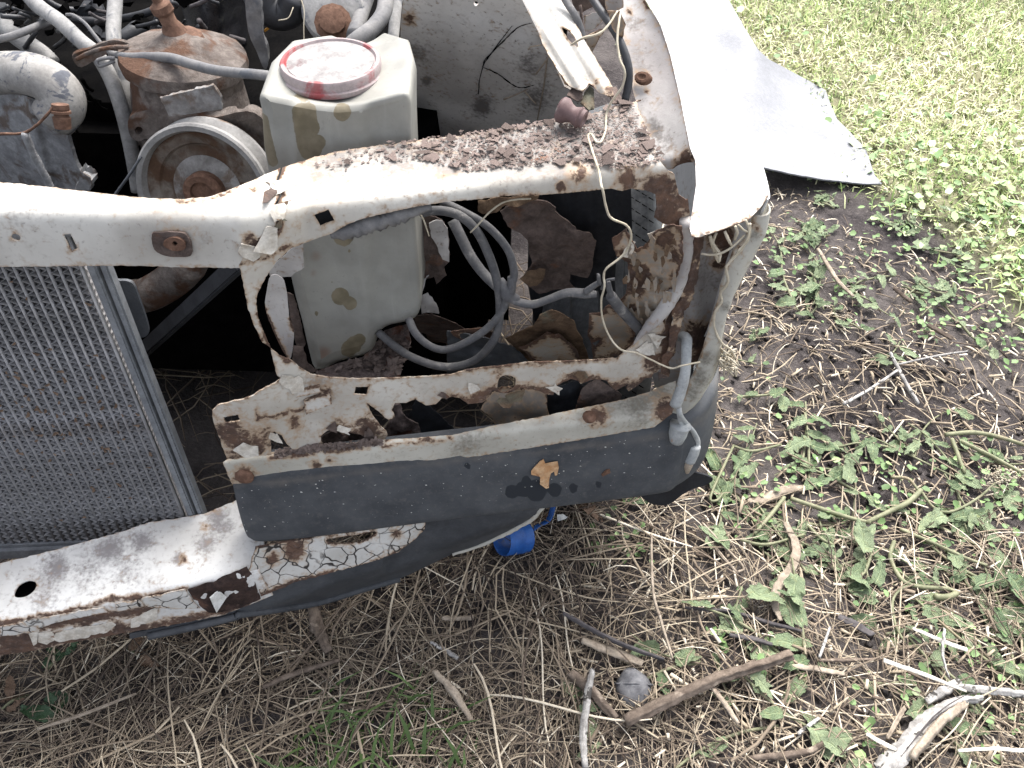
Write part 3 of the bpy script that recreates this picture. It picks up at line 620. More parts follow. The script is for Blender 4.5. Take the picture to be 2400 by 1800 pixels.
# ------------------------------------------------------------------ lower rail, cracked valance, air dam
lrF = vplane(q('U1', 300, 1240), q('U1', 1600, 980), .265, .10)
lr_surf = smax(surfY(lrF), surfZ(lambda X, Y: .265 + .03 * (Y - .6)), .014)
lr_poly = cat(q('U1', -1600, 1180, -700, 980, 0, 830, 300, 760, 600, 680, 1000, 570, 1200, 500, 1450, 465, 1650, 430, 1800, 370, 1930, 310, 2120, 400, 2140, 700, 2100, 900, 2212, 1090, 2100, 1135, 1800, 1250, 1500, 1310, 1100, 1380, 700, 1450, 300, 1530, 0, 1580, -700, 1720, -1600, 1900))
lrail = sheet('front_rail', lr_poly, lr_surf, MT['paint_mott'], car, [catmull(q('U1', 115, 1080, 150, 1010, 230, 970, 290, 985, 285, 1040, 220, 1095, 140, 1108), 3, True)], step=8, jit=.7, rough=.003, rscale=12, edge=(.3, 4), thick=.002,
              spots=[(60, 1505, 40, .9), (20, 1500, 40, .8), (130, 1490, 22, .7), (200, 1470, 18, .7), (330, 1470, 30, .85), (280, 1478, 26, .9), (430, 1310, 14, .6), (480, 1235, 16, .5), (260, 1400, 10, .7)],
              lines=[(q('U1', 0, 1320, 300, 1262, 700, 1185, 900, 1120, 1200, 1100, 1500, 1035), 8, .72), (q('U1', 0, 1560, 700, 1430, 1500, 1290, 2000, 1150), 12, .75), (q('U1', 350, 1340, 800, 1260, 1250, 1200), 12, .85), (q('U1', 700, 1400, 1100, 1340, 1400, 1280), 9, .6)],
              dirt=[(130, 1330, 40, .6), (260, 1290, 40, .7), (330, 1270, 30, .7), (200, 1330, 60, .35), (420, 1310, 14, .9), (480, 1270, 30, .5), (510, 1225, 36, .6), (100, 1400, 70, .3), (300, 1330, 60, .3)], seed=21)
for i, (pl, k) in enumerate([(q('U1', 0, 1345, 180, 1310, 215, 1340, 300, 1350, 340, 1375, 230, 1400, 0, 1420), 0), (q('U1', 200, 1300, 620, 1225, 840, 1185, 870, 1230, 620, 1275, 420, 1320, 330, 1360), 0), (q('U1', 930, 1160, 1130, 1130, 1170, 1180, 950, 1220), 0),
               (q('U1', 1140, 1120, 1500, 1040, 1560, 1130, 1620, 1195, 1400, 1200, 1200, 1185), 0), (q('U1', 1060, 1290, 1250, 1200, 1280, 1200, 1270, 1280, 1120, 1345, 1060, 1355), 1), (q('U1', 750, 1350, 900, 1310, 940, 1330, 870, 1390, 740, 1410), 1),
               (q('U1', 450, 1400, 620, 1355, 770, 1340, 720, 1430, 480, 1470, 430, 1450), 1), (q('U1', 310, 1400, 420, 1390, 460, 1440, 380, 1490, 310, 1470), 1), (q('U1', 230, 1400, 320, 1370, 300, 1480, 270, 1500), 1)]):
    sheet('paint_plate', densify(pl, 9, .8, i), shift(lr_surf, -.003), MT['paint_crack'] if k == 0 else MT['flake_paint'], lrail, step=6, jit=.5, thick=.0015, rough=.0015, rscale=60, edge=(.3, 3), seed=80 + i)
sheet('dark_rail_backing', catmull(q('U1', 60, 1100, 120, 980, 260, 930, 360, 960, 340, 1080, 230, 1150, 100, 1160), 3, True), shift(lr_surf, .025), MT['grease_shade'], lrail, step=9, thick=.002)  # dark plate added behind the rail hole so its inside reads black
sheet('rusted_gap', densify(q('U1', 1520, 1045, 1700, 985, 2000, 855, 2060, 960, 2110, 1120, 1960, 1190, 1800, 1225, 1690, 1230, 1640, 1195, 1570, 1130), 10, 1.0, 3), shift(lr_surf, -.0035), MT['rustdark'], lrail, step=6, jit=.8, thick=.0015, rough=.006, rscale=50)  # very dark rust sheet, set slightly proud, standing for a dark recess
vaF = vplane(q('U2', 900, 1650), q('U2', 1800, 1450), .235, .25)
va_poly = cat(q('U2', 480, 1600, 700, 1560, 1050, 1500, 1480, 1430, 1860, 1375, 1850, 1450, 1780, 1530, 1640, 1640), q('U6', 1040, 0, 760, 75, 470, 150, 180, 270, 160, 180, 80, 60))
val = sheet('cracked_valance', va_poly, shift(surfY(vaF), -.035), MT['paint_crack'], car, [catmull(q('U2', 1050, 1545, 1130, 1520, 1300, 1500, 1450, 1470, 1440, 1500, 1330, 1560, 1180, 1570, 1090, 1565), 3, True)], step=7, jit=.8, rough=.003, rscale=22, edge=(.5, 4), thick=.0025,
            spots=[(690, 1290, 26, 1.0), (640, 1310, 20, .6), (930, 1250, 14, .6)], lines=[(q('U6', 180, 265, 470, 145, 760, 70), 7, .7)], seed=33)
dam_poly = cat(q('U2', 1860, 1400, 1920, 1360, 2212, 1310), q('U3', 300, 1290, 600, 1235, 800, 1205, 840, 1215, 810, 1225, 740, 1265, 640, 1370, 400, 1500, 200, 1590, 0, 1655),
               q('U6', 1300, 130, 1000, 215, 650, 320, 300, 380, 0, 420), q('U1', 1900, 1260, 1600, 1330, 1050, 1445, 1050, 1400, 1600, 1290, 1900, 1200), q('U6', 0, 270, 180, 190, 470, 60, 760, -20), q('U2', 1480, 1600, 1700, 1480))
dmF = vplane(q('U6', 100, 400), q('U3', 400, 1500), .165, -.35)
dam_s = lambda p: np.maximum(np.maximum(surfY(dmF)(p), surfY(vaF)(p) - .035 + .015), np.where(p[:, 0] > 900, bump_surf(p) + .012, 0))
dam = sheet('air_dam', dam_poly, dam_s, MT['plastic_mid'], car, step=8, thick=.004, rough=.0015, rscale=8, seed=41)
L3 = pts(q('U3', 0, 1655, 200, 1592, 400, 1502, 540, 1430, 640, 1372, 740, 1268, 810, 1228), shift(dam_s, -.003))
tube('dam_lip', L3, [.003, .004, .004, .003], MT['channel'], dam, n=6, rough=.15)
L4 = pts(q('U1', 1200, 1420, 1600, 1335, 1900, 1262), shift(dam_s, -.003))
L4 = cat(L4, pts(q('U6', 0, 415, 300, 375, 650, 315, 1000, 210, 1300, 125), shift(dam_s, -.003)))
tube('dam_bead', L4, .006, MT['plastic_mid'], dam, n=8)
sheet('paint_chip', q('U1', 1700, 1110, 1770, 1050, 1835, 1110, 1755, 1232), shift(lr_surf, -.012), MT['chip_white'], lrail, step=6, thick=.001, warp=lambda P: .006 * np.sin(P[:, 0] * .1))

# ------------------------------------------------------------------ radiator
TR = PY(q('T5', 665, 790), .725)[0]; BR = PY(q('U1', 1500, 470), .665)[0]
vD = BR - TR; hR = np.linalg.norm(vD); vD = vD / hR; uL = np.array([-1.0, -.05, 0]); uL -= vD * (uL @ vD); uL /= np.linalg.norm(uL); nR = np.cross(vD, uL)
if nR @ (CAM - TR) < 0: nR = -nR
def rp(u, v, n): return TR + uL * u + vD * v + nR * n
WID = .80; V0, V1 = -.045, hR + .035
rad = None
fv, ff = [], []
for (u, wd, n0, n1) in [(-.0115, .011, -.014, .003), (-.0235, .009, -.016, .0)]:
    V, F = block_mesh(rp(u, (V0 + V1) / 2, (n0 + n1) / 2), uL * wd / 2 * .95, vD * (V1 - V0) / 2, nR * (n1 - n0) / 2, .002); fv.append((V, F))
V, F = block_mesh(rp(WID / 2, V1 + .012, -.012), uL * (WID / 2 + .03), vD * .014, nR * .024, .006); fv.append((V, F))
V, F = block_mesh(rp(WID / 2, V0 - .012, -.012), uL * (WID / 2 + .03), vD * .014, nR * .024, .006); fv.append((V, F))
V, F = block_mesh(rp(WID / 2, (V0 + V1) / 2, -.034), uL * WID / 2, vD * (V1 - V0) / 2, nR * .002, .001); back_panel = (V, F)
rad = joined('radiator', fv, MT['radframe'], car, False)
joined('core_back', [back_panel], MT['grease_shade'], rad, False)
PT = .0122
tv, tf = block_mesh((0, 0, 0), uL * .0013, vD * (V1 - V0) / 2, nR * .0035, .0008); tme = mesh('radiator_tube', tv, tf)
nz = int((V1 - V0) / .0044); zv, zf = [], []
def finmesh(seed):
    g = np.random.default_rng(seed); zv, zf = [], []
    wv = PT / 2 - .0013
    for k in range(nz + 1):
        v = (k / nz - .5) * (V1 - V0) + g.normal(0, .0003); s = wv if k % 2 else -wv; ctr = -.0005
        n_ = .0030 + g.normal(0, .0007)
        for nn in (n_, -.022): zv.append(uL * s + vD * v + nR * nn)
    for k in range(nz):
        a = 2 * k; zf.append((a, a + 1, a + 3, a + 2))
    # rounded crests
    return mesh('radiator_fin', zv, zf, False)
fins = [finmesh(s) for s in range(4)]
for i in range(int(WID / PT)):
    o = link('core_tube', tme, MT['radiator'], rad); o.location = Vector(rp(i * PT, (V0 + V1) / 2, 0.0))
    o = link('core_fin', fins[i % 4], MT['fin'], rad); o.location = Vector(rp((i + .5) * PT, (V0 + V1) / 2, 0.0))
# debris caught in the core
g = np.random.default_rng(3); dv = []
for i in range(170):
    u = abs(g.normal(.13, .08)); v = g.normal(.20, .05) if i < 130 else g.uniform(0, hR); c = rp(u, v, .004); r = g.uniform(.0015, .005)
    a = g.uniform(0, 6.28); d1 = uL * math.cos(a) + vD * math.sin(a); d2 = np.cross(nR, d1)
    dv.append(([c - d1 * r - d2 * r * .4, c + d1 * r - d2 * r * .2 + nR * r * .5, c + d1 * r * .6 + d2 * r * .5, c - d1 * r * .7 + d2 * r * .4 + nR * r * .3], [(0, 1, 2, 3)]))
db = joined('caught_debris', dv, MT['leaf_brown'], rad, False); db['kind'] = 'stuff'
# plate and bar beside it
sheet('air_deflector', catmull(q('T5', 800, 905, 960, 893, 1040, 897, 1085, 930, 1120, 1020, 1170, 1160, 1205, 1290, 1190, 1335, 1130, 1355, 900, 1365), 3, True), surfY(lambda X, Z: .76 + 0 * X), MT['plastic'], car, step=9, thick=.004)
D0 = PY(q('T5', 1940, 740), .74)[0]; D1 = PY(q('T5', 1080, 1530), .86)[0]; dd = (D1 - D0); ln = np.linalg.norm(dd)
sidev = np.cross(dd / ln, FW); sidev /= np.linalg.norm(sidev)
block('brace_bar', (D0 + D1) / 2, dd / 2, sidev * .010, np.cross(dd / ln, sidev) * .006, MT['plastic_dark'], car, .002)
tube('lower_hose', PY(q('T5', 1540, 740), .85).tolist() + PY(q('T5', 1440, 850, 1320, 940, 1180, 1010), .86).tolist() + PY(q('T5', 1050, 1020), .88).tolist(), .024, MT['caststeel'], car)

# ------------------------------------------------------------------ washer reservoir
resF = lambda X, Z: .785 + .02 * (Z - .6)
res_surf0 = surfY(resF)
res_poly = catmull(cat(q('T2', 190, 900, 168, 800, 190, 752, 270, 745, 480, 785, 800, 830, 1100, 795, 1290, 745, 1365, 745, 1392, 800, 1398, 880, 1400, 1140), q('T6', 1430, 350, 1470, 900, 1477, 1060, 1455, 1150, 1390, 1210, 1230, 1245, 1150, 1290, 1115, 1370, 1085, 1440, 1000, 1495, 800, 1545, 710, 1595, 645, 1608, 595, 1560, 510, 1200, 420, 840), q('T2', 420, 1950, 240, 1370, 200, 1100)), 2, True)
def build_reservoir():
    front = densify(res_poly, 9); ctr = front.mean(0)
    nxt = np.roll(front, -1, 0); prv = np.roll(front, 1, 0); tg = nxt - prv; tg /= np.linalg.norm(tg, axis=1, keepdims=True) + 1e-9
    nm = np.stack([tg[:, 1], -tg[:, 0]], 1)
    if np.mean(((front - ctr) * nm).sum(1)) < 0: nm = -nm
    for _ in range(4): nm = nm + np.roll(nm, 1, 0) + np.roll(nm, -1, 0); nm /= np.linalg.norm(nm, axis=1, keepdims=True)
    inner = front - nm * 24
    # front skin carries the rib relief, stains and rust tint
    st = [(803, 262, 24, .9), (808, 225, 11, .7), (805, 550, 28, .9), (798, 695, 22, .95), (822, 711, 17, .95), (818, 818, 20, .95), (843, 795, 15, .9), (830, 808, 20, .9),
          (819, 587, 5, .8), (780, 663, 5, .7), (742, 735, 6, .8), (771, 665, 3, .7), (778, 593, 4, .7), (712, 212, 30, .8), (738, 208, 20, .75), (728, 350, 30, .9), (745, 335, 20, .9)]
    stl = [(q('N', 706, 262, 712, 300, 720, 345), 24, .9), (q('N', 722, 260, 728, 300), 22, .9), (q('N', 616, 278, 626, 320, 640, 380), 13, .85)]
    def relief(P):
        x = P[:, 0] + (P[:, 1] - 600) * -.03
        return .010 / (1 + np.exp(-(x - 868) / 7)) - .004 * np.exp(-((x - 700) / 12) ** 2)
    o = sheet('washer_reservoir', inner, res_surf0, MT['reservoir'], car, step=6, thick=.001, warp=relief, spots=st, lines=stl, dirt=[(760, 830, 26, .7), (740, 600, 22, .6), (740, 850, 40, .5), (735, 640, 16, .5)], seed=51)
    # shell: rounded edge then back
    rings = []
    W0 = pts(inner, lambda p: res_surf0(p) + relief(p)); W3 = pts(front, shift(res_surf0, .022)); mid = pts(front - nm * 11, lambda p: res_surf0(p) + .0035 + relief(p) * .5); mid2 = pts(front - nm * 3, shift(res_surf0, .011))
    depth = .15; bx = np.mean(W3[:, 0]) + .01
    W4 = W3 + np.array([0, .06, .004]); W5 = W3.copy(); W5[:, 1] += depth; W5[:, 0] = bx + (W5[:, 0] - bx) * .45; W5[:, 2] -= .012
    Wm = W3.copy(); Wm[:, 1] += depth * .72; Wm[:, 0] = bx + (Wm[:, 0] - bx) * .86; Wm[:, 2] += .002
    V = np.concatenate([W0, mid, mid2, W3, W4, Wm, W5]); n = len(front); F = []
    for r in range(6):
        for i in range(n):
            j = (i + 1) % n; F.append((r * n + i, r * n + j, (r + 1) * n + j, (r + 1) * n + i))
    F.append(tuple(range(6 * n, 7 * n)))
    P2 = project(V); rust = maskval(P2, st, stl)
    me = mesh('reservoir_shell', V, F, True, {'rust': rust, 'dirt': np.zeros(len(V))})
    bm = bmesh.new(); bm.from_mesh(me); bmesh.ops.recalc_face_normals(bm, faces=bm.faces[:]); bm.to_mesh(me); bm.free()
    link('reservoir_shell', me, MT['reservoir'], o)
    ztop = float(W4[W4[:, 2] > W4[:, 2].max() - .03][:, 2].mean())
    return o, W3, ztop
reservoir, RW, rz = build_reservoir()
print('reservoir top z', rz, 'front Y', RW[:, 1].min(), 'z range', RW[:, 2].min(), RW[:, 2].max())
def zplane_center(px, z): return PZ(px, z)[0]
cc = zplane_center(q('T2', 745, 520), rz + .006); rr = 378 / 3.456 / FPX * np.linalg.norm(cc - CAM)
cap = lathe('filler_cap', [(rr * .3, -.012), (rr * 1.0, -.012), (rr * 1.03, -.009), (rr * 1.03, -.006), (rr * .985, -.005), (rr * .985, .003), (rr * .96, .005), (rr * .9, .0055), (rr * .87, .0025), (rr * .3, .0025)], cc, (.0, .02, 1), MT['redcap'], reservoir, 64)
lathe('cap_top', [(.001, .0027), (rr * .85, .0027), (rr * .85, .0034), (rr * .6, .0040), (rr * .3, .0044), (.001, .0045)], cc, (.0, .02, 1), MT['captop'], cap, 48)

# ------------------------------------------------------------------ engine bay
grease_shade = MT['grease_shade']
block('engine_block', (-.62, 1.28, .40), (.50, 0, 0), (0, .24, 0), (0, 0, .27), grease_shade, car, .03)
block('gearbox', (-.18, 1.35, .36), (.17, 0, 0), (0, .22, 0), (0, 0, .22), grease_shade, car, .04)
block('firewall', (-.75, 1.85, .40), (.85, 0, 0), (0, .02, 0), (0, 0, .55), grease_shade, car, .01)
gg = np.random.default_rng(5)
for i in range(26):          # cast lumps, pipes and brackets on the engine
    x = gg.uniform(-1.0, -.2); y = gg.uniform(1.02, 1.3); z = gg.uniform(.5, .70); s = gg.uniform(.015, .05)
    if i % 2: block('engine_casting', (x, y, z), (s, 0, s * .3), (0, s, 0), (-s * .3, 0, s * gg.uniform(.5, 1.2)), grease_shade, car, .008)
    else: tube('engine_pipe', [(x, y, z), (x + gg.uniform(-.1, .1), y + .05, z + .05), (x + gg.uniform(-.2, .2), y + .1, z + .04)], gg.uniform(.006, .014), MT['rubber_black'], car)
def clutter():
    g9 = np.random.default_rng(77)
    for i in range(34):
        x, y = g9.uniform(0, 2050), g9.uniform(-40, 330); Y = g9.uniform(1.06, 1.16); a = g9.uniform(0, 3.14); L = g9.uniform(60, 220); m = MT['rubber_black'] if i % 3 else MT['stick_dark']
        hose('engine_pipe', 'T1', [(x, y, Y), (x + L * math.cos(a) * .5 + g9.normal(0, 25), y + L * math.sin(a) * .35, Y + .01), (x + L * math.cos(a), y + L * math.sin(a) * .7, Y + .02)], g9.uniform(14, 46), m, rough=.05)
    for i in range(26):
        c = q('T1', g9.uniform(0, 1500), g9.uniform(-60, 330))[0]
        sheet('engine_casting', flakepoly(c, g9.uniform(10, 30), 7, 500 + i), qs(g9.uniform(1.12, 1.2)), grease_shade if i % 3 else MT['plastic_dark'], car, step=8, thick=.015, rough=.008, rscale=30, seed=i)
    for i in range(9):
        x = 400 + g9.uniform(-40, 380); y = g9.uniform(560, 1400); hose('engine_pipe', 'T1', [(x, y, 1.0), (x + 40, y + 60, 1.01), (x + g9.uniform(20, 120), y + 90, 1.02)], g9.uniform(12, 40), grease_shade)
def qs(Y): return surfY(lambda X, Z: Y + 0 * X)
def hose(name, tile, xyY, w, mat, parent=None, **k):
    """xyY: x, y in the tile and depth Y; w in tile pixels."""
    s = TILES[tile][2]; P = np.array([PY(q(tile, x, y), Y)[0] for x, y, Y in xyY]); dep = np.mean((P - CAM) @ FW)
    return tube(name, P, np.atleast_1d(np.array(w, float)) / 2 / s / FPX * dep, mat, parent or car, **k)
clutter()
hose('coolant_hose', 'T1', [(160, -130, 1.15), (300, 40, 1.10), (480, 170, 1.06), (650, 330, 1.03), (780, 440, 1.01), (880, 600, .99), (960, 800, .97), (1030, 1050, .96), (1090, 1350, .95), (1120, 1550, .94)], [125, 120, 118, 120, 118], MT['rubber_light'])
hose('coolant_hose', 'T1', [(940, -120, 1.15), (930, 50, 1.12), (918, 250, 1.08), (935, 420, 1.05), (985, 600, 1.03), (1035, 800, 1.01), (1085, 1000, 1.0), (1110, 1150, 1.0)], [120, 118, 110, 100], MT['rubber_light'])
hose('bypass_hose', 'T1', [(-150, 330, 1.05), (0, 315, 1.04), (120, 285, 1.04), (260, 230, 1.06), (430, 160, 1.1)], 62, MT['rubber'])
hose('metal_pipe', 'T1', [(-200, -60, 1.16), (0, 160, 1.14), (130, 290, 1.12), (330, 430, 1.10), (420, 520, 1.09)], 150, MT['rubber_light'])
hose('breather_hose', 'T1', [(540, 118, 1.04), (600, 125, 1.03), (690, 190, 1.02), (770, 290, 1.01), (860, 400, 1.0), (930, 440, .985), (1050, 462, .97), (1200, 462, .965), (1380, 470, .95), (1550, 520, .93), (1760, 572, .90), (2090, 605, .86), (2250, 625, .85)], [26, 28, 30, 34, 60, 78, 80, 80, 76, 74], MT['rubber'])
hose('vacuum_hose', 'T1', [(560, 150, 1.14), (700, 165, 1.14), (850, 172, 1.14), (1000, 150, 1.14), (1200, 100, 1.14), (1480, -20, 1.16)], 62, MT['rubber_black'])
hose('vacuum_hose', 'T1', [(1300, 110, 1.10), (1260, 230, 1.10), (1190, 390, 1.08)], 75, MT['rubber_black'])
hose('vacuum_hose', 'T1', [(300, -60, 1.2), (480, 60, 1.2), (700, 90, 1.22)], 50, MT['rubber_black'])
hose('loop_hose', 'T1', [(930, 470, .975), (860, 470, .972), (790, 490, .97), (800, 535, .968), (860, 520, .97), (930, 495, .975)], 30, MT['rubber'])
elbow = hose('intake_elbow', 'T1', [(-420, 560, 1.0), (-150, 600, .985), (60, 590, .97), (240, 600, .955), (390, 660, .945), (490, 760, .94), (500, 860, .935), (430, 960, .93)], [330, 330, 330, 335, 340, 350, 360, 350], MT['scuffed'], n=24)
# hose clamp bracket
def qs(Y): return surfY(lambda X, Z: Y + 0 * X)
sheet('clamp_bracket', catmull(q('T1', 595, 440, 720, 395, 880, 330, 1000, 338, 1165, 410, 1050, 440, 930, 420, 800, 470, 660, 545, 600, 500), 3, True), qs(.995), MT['caststeel'], car, step=7, rough=.006, rscale=40, thick=.004)
hose('clamp_strap', 'T1', [(620, 480, .985), (760, 415, .98), (900, 385, .98), (1040, 380, .985)], 34, MT['caststeel'], rough=.1)
# casting at the left with its flange
cas_top = surfZ(lambda X, Y: .80 + .1 * (Y - .93)); cas_front = surfY(lambda X, Z: .90 - .35 * (X + .46) + 0 * Z)
casting = sheet('thermostat_casting', catmull(q('T1', -500, 770, -200, 735, 0, 745, 200, 775, 330, 830, 430, 880, 480, 960, 540, 1080, 590, 1250, 640, 1370, 735, 1440, 740, 1500, 705, 1560, 480, 1600, 0, 1600, -500, 1600), 3, True),
      smax(cas_front, cas_top, .02), MT['alu'], car, step=8, thick=.006, rough=.003, rscale=30, warp=lambda P: -.010 * np.exp(-((P[:, 0] - 85 - (P[:, 1] - 310) * .25) / 10) ** 2), seed=8)
hose('casting_flange', 'T1', [(-200, 1090, .885), (0, 1085, .88), (180, 1080, .875), (290, 1020, .872), (380, 930, .873), (440, 850, .88)], 22, MT['rustbolt'], casting, rough=.12)
hose('casting_rib', 'T1', [(200, 1080, .872), (270, 1250, .872), (380, 1450, .872), (420, 1560, .872)], 60, MT['alu'], casting, rough=.1)
b0 = PY(q('T1', 485, 840), .885)[0]; b1 = PY(q('T1', 510, 1040), .875)[0]; bx_ = b0 - b1; L = np.linalg.norm(bx_)
lathe('bleed_bolt', [(.009, 0), (.010, L * .45), (.008, L * .5), (.008, L * .6), (.011, L * .62), (.011, L * .72), (.0085, L * .75), (.0095, L * .78), (.0095, L * .98), (.006, L)], b1, bx_, MT['rustbolt'], casting, 10)
sheet('casting_foot', q('T1', 648, 1385, 735, 1440, 742, 1490, 705, 1570, 590, 1570, 640, 1460), qs(.872), MT['alu'], casting, step=6, thick=.02, rough=.002, rscale=50)
# pump with domed lid and nozzle
pc = PY(q('T1', 1490, 455), 1.0)[0]; pax = np.array([.10, .06, 1.0])
kpx = lambda tilepx, dep: tilepx / 3.456 / FPX * dep
dep = float((pc - CAM) @ FW); R0 = kpx(430, dep)
pump = lathe('pump_body', [(R0 * .95, -.23), (R0 * 1.02, -.20), (R0 * 1.05, -.12), (R0 * 1.08, -.10), (R0 * 1.1, -.06), (R0 * 1.04, -.035), (R0 * .9, -.02), (R0 * .5, -.015)], pc, pax, MT['caststeel'], car, 40)
def lump(o, amp, sc, seed=0):
    me = o.data; n = len(me.vertices); co = np.empty(n * 3); me.vertices.foreach_get('co', co); V = co.reshape(-1, 3); no = np.empty(n * 3); me.vertices.foreach_get('normal', no)
    V = V + no.reshape(-1, 3) * (fbm(V, sc, seed) * amp)[:, None]; me.vertices.foreach_set('co', V.ravel()); me.update()
lump(pump, .006, 18)
lid = lathe('pump_lid', [(R0 * .6, -.05), (R0 * 1.0, -.045), (R0 * 1.02, -.03), (R0 * 1.0, -.02), (R0 * .9, -.016), (R0 * 1.13, -.014), (R0 * 1.16, -.006), (R0 * 1.13, .002), (R0 * 1.0, .007), (R0 * .75, .012), (R0 * .5, .02), (R0 * .3, .026), (R0 * .1, .028)], pc, pax, MT['caststeel'], pump, 44); lump(lid, .004, 22, 3)
nb = PY(q('T1', 1450, 330), 1.01)[0]
nz_ = lathe('pump_nozzle', [(.032, -.02), (.030, .0), (.024, .006), (.016, .010), (.013, .018), (.010, .024), (.0095, .034), (.0125, .038), (.012, .046), (.006, .050), (.0055, .064), (.003, .066)], nb, (-.22, -.05, 1), MT['rustbolt'], pump, 14); lump(nz_, .0015, 60, 5)
plate_c = PY(q('T1', 1550, 850), .925)[0]
np_ = sheet('name_plate', q('T1', 1295, 790, 1500, 745, 1730, 690, 1790, 790, 1800, 885, 1500, 930, 1370, 945), qs(.872), MT['plate'], pump, step=6, jit=.5, rough=.003, rscale=80, thick=.004)
sheet('mount_lug', catmull(q('T1', 1035, 1010, 1060, 940, 1180, 900, 1400, 960, 1700, 960, 2000, 900, 2150, 1000, 2150, 1250, 1700, 1250, 1230, 1130, 1130, 1145, 1060, 1110), 3, True), qs(.925), MT['caststeel'], pump,
      [catmull(q('T1', 1090, 1050, 1120, 1025, 1155, 1045, 1135, 1085, 1100, 1080), 3, True)], step=8, thick=.014, rough=.006, rscale=28)
# pulley
pcen = PY(q('T1', 1655, 1560), .87)[0]; RP = kpx(560, float((pcen - CAM) @ FW)); pax2 = np.array([-.10, -1.0, .30])
pulley = lathe('pulley', [(RP * .5, -.03), (RP * 1.0, -.03), (RP * 1.0, -.024), (RP * .9, -.014), (RP * .9, -.010), (RP * 1.0, -.002), (RP * 1.0, .004), (RP * .97, .0065), (RP * .90, .0055), (RP * .87, -.001), (RP * .86, -.004), (RP * .5, -.016)], pcen, pax2, MT['steel'], car, 72)
lathe('pulley_web', [(RP * .5, -.016), (RP * .865, -.0035), (RP * .855, -.003), (RP * .70, -.006), (RP * .665, -.011), (RP * .64, -.012), (RP * .5, -.0105)], pcen, pax2, MT['pulley'], pulley, 64)
lathe('pulley_dish', [(RP * .3, -.014), (RP * .52, -.013), (RP * .51, -.0102), (RP * .40, -.009), (RP * .28, -.006)], pcen, pax2, MT['plate'], pulley, 48)
lathe('pulley_hub', [(RP * .30, -.02), (RP * .30, .004), (RP * .26, .007), (RP * .18, .007), (RP * .17, .002), (RP * .05, .002)], pcen, pax2, MT['rustbolt'], pulley, 24)
hose('drive_belt', 'T1', [(1150, 1260, .885), (1060, 1400, .88), (930, 1580, .875), (800, 1760, .87)], 60, MT['plastic'], flat=.4)
# black canister, round plate, pipes at the back
sheet('black_canister', catmull(q('T1', 1490, -60, 1500, 150, 1560, 260, 1700, 300, 1980, 360, 2000, 200, 1980, -60), 3, True), qs(1.12), MT['gloss'], car, step=9, thick=.01, rough=.014, rscale=16, warp=lambda P: .00002 * (P[:, 0] - 500) ** 2)
sheet('canister_flap', catmull(q('T1', 1990, -60, 2010, 250, 2080, 420, 2140, 560, 2175, 480, 2120, 200, 2100, -60), 3, True), qs(1.05), MT['rubber'], car, step=9, thick=.006, rough=.008, rscale=22)
rpc = PY(q('T2', 765, 90), 1.10)[0]
rpl = lathe('round_cover', [(.03, -.02), (kpx(205, 1.35), -.02), (kpx(210, 1.35), .0), (kpx(195, 1.35), .004), (.02, .006)], rpc, (.1, -.75, .7), MT['rubber_light'], car, 32)
lathe('cover_bolt', [(.024, 0), (.024, .004), (.017, .006), (.017, .014), (.010, .016), (.004, .016)], PY(q('T2', 765, 190), 1.075)[0], (.1, -.75, .7), MT['rustbolt'], rpl, 12)
hose('radiator_hose', 'T2', [(1190, -120, 1.08), (1190, 0, 1.06), (1165, 120, 1.03), (1080, 230, 1.0), (960, 320, .975), (860, 400, .97)], [135, 132, 130, 130, 125], MT['rubber'], n=16)
hose('radiator_hose', 'T2', [(1050, -60, 1.14), (1010, 60, 1.12), (960, 200, 1.08), (930, 290, 1.05)], 120, MT['rubber'], n=14)
hose('side_pipe', 'T2', [(1290, -80, 1.12), (1270, 100, 1.09), (1250, 300, 1.06), (1235, 480, 1.04), (1230, 700, 1.02)], 90, MT['rubber_light'])
hose('bay_wire', 'T2', [(500, -20, 1.05), (528, 90, 1.04), (525, 220, 1.03), (528, 370, 1.02)], 9, MT['twine'])
hose('bay_wire', 'T2', [(320, 165, 1.05), (400, 145, 1.05), (440, 60, 1.06)], 9, MT['twine'])
sheet('amber_lens', q('T2', 215, 210, 262, 165, 292, 178, 262, 200), qs(1.12), MT['brass'], car, step=5, thick=.004)
sheet('amber_lens', q('T2', 203, 245, 250, 215, 262, 222, 210, 262), qs(1.12), MT['brass'], car, step=5, thick=.004)
tube('coolant_hose_black', [PY(q('T2', x, y), 1.12)[0] for x, y in [(150, -60), (230, 60), (330, 110), (420, 80), (470, -40)]], .022, MT['rubber_black'], car)
# inner wing wall (speckled grey) and its clutter
iw = surfY(lambda X, Z: 1.02 - .55 * (Z - .78) - .22 * (X - .0))
iwall = sheet('inner_wing', cat(q('T2', 1330, -260, 1330, 0, 1310, 200, 1305, 470, 1370, 640, 1395, 900, 1405, 1060, 1480, 1180, 1500, 1300), q('T3', 300, 1120, 620, 1080, 900, 940, 900, 800, 700, 700, 560, 400, 360, 0, 260, -260)), iw, MT['paint_grey'], car,
      [catmull(q('T2', 1900, 30, 1920, 10, 1942, 30, 1920, 50), 3, True)], step=9, thick=.003, rough=.004, rscale=9, edge=(.2, 4), spots=[(960, 40, 18, .6)],
      dirt=[(1130, 250, 22, .9), (1260, 230, 40, .5), (1240, 150, 30, .5), (980, 120, 30, .4), (1000, 190, 10, .9)], seed=71)
crack_px = [(2212, 210), (2120, 330), (2040, 440), (1985, 520), (1950, 640), (1940, 760)]
def on(surf, dt, tile, xy): return pts(q(tile, *np.array(xy).ravel()), shift(surf, dt))
tube('seam_crack', on(iw, -.002, 'T2', crack_px), [.0003, .0006, .0007, .0006, .0008], MT['grease_shade'], iwall, n=5, rough=.3)
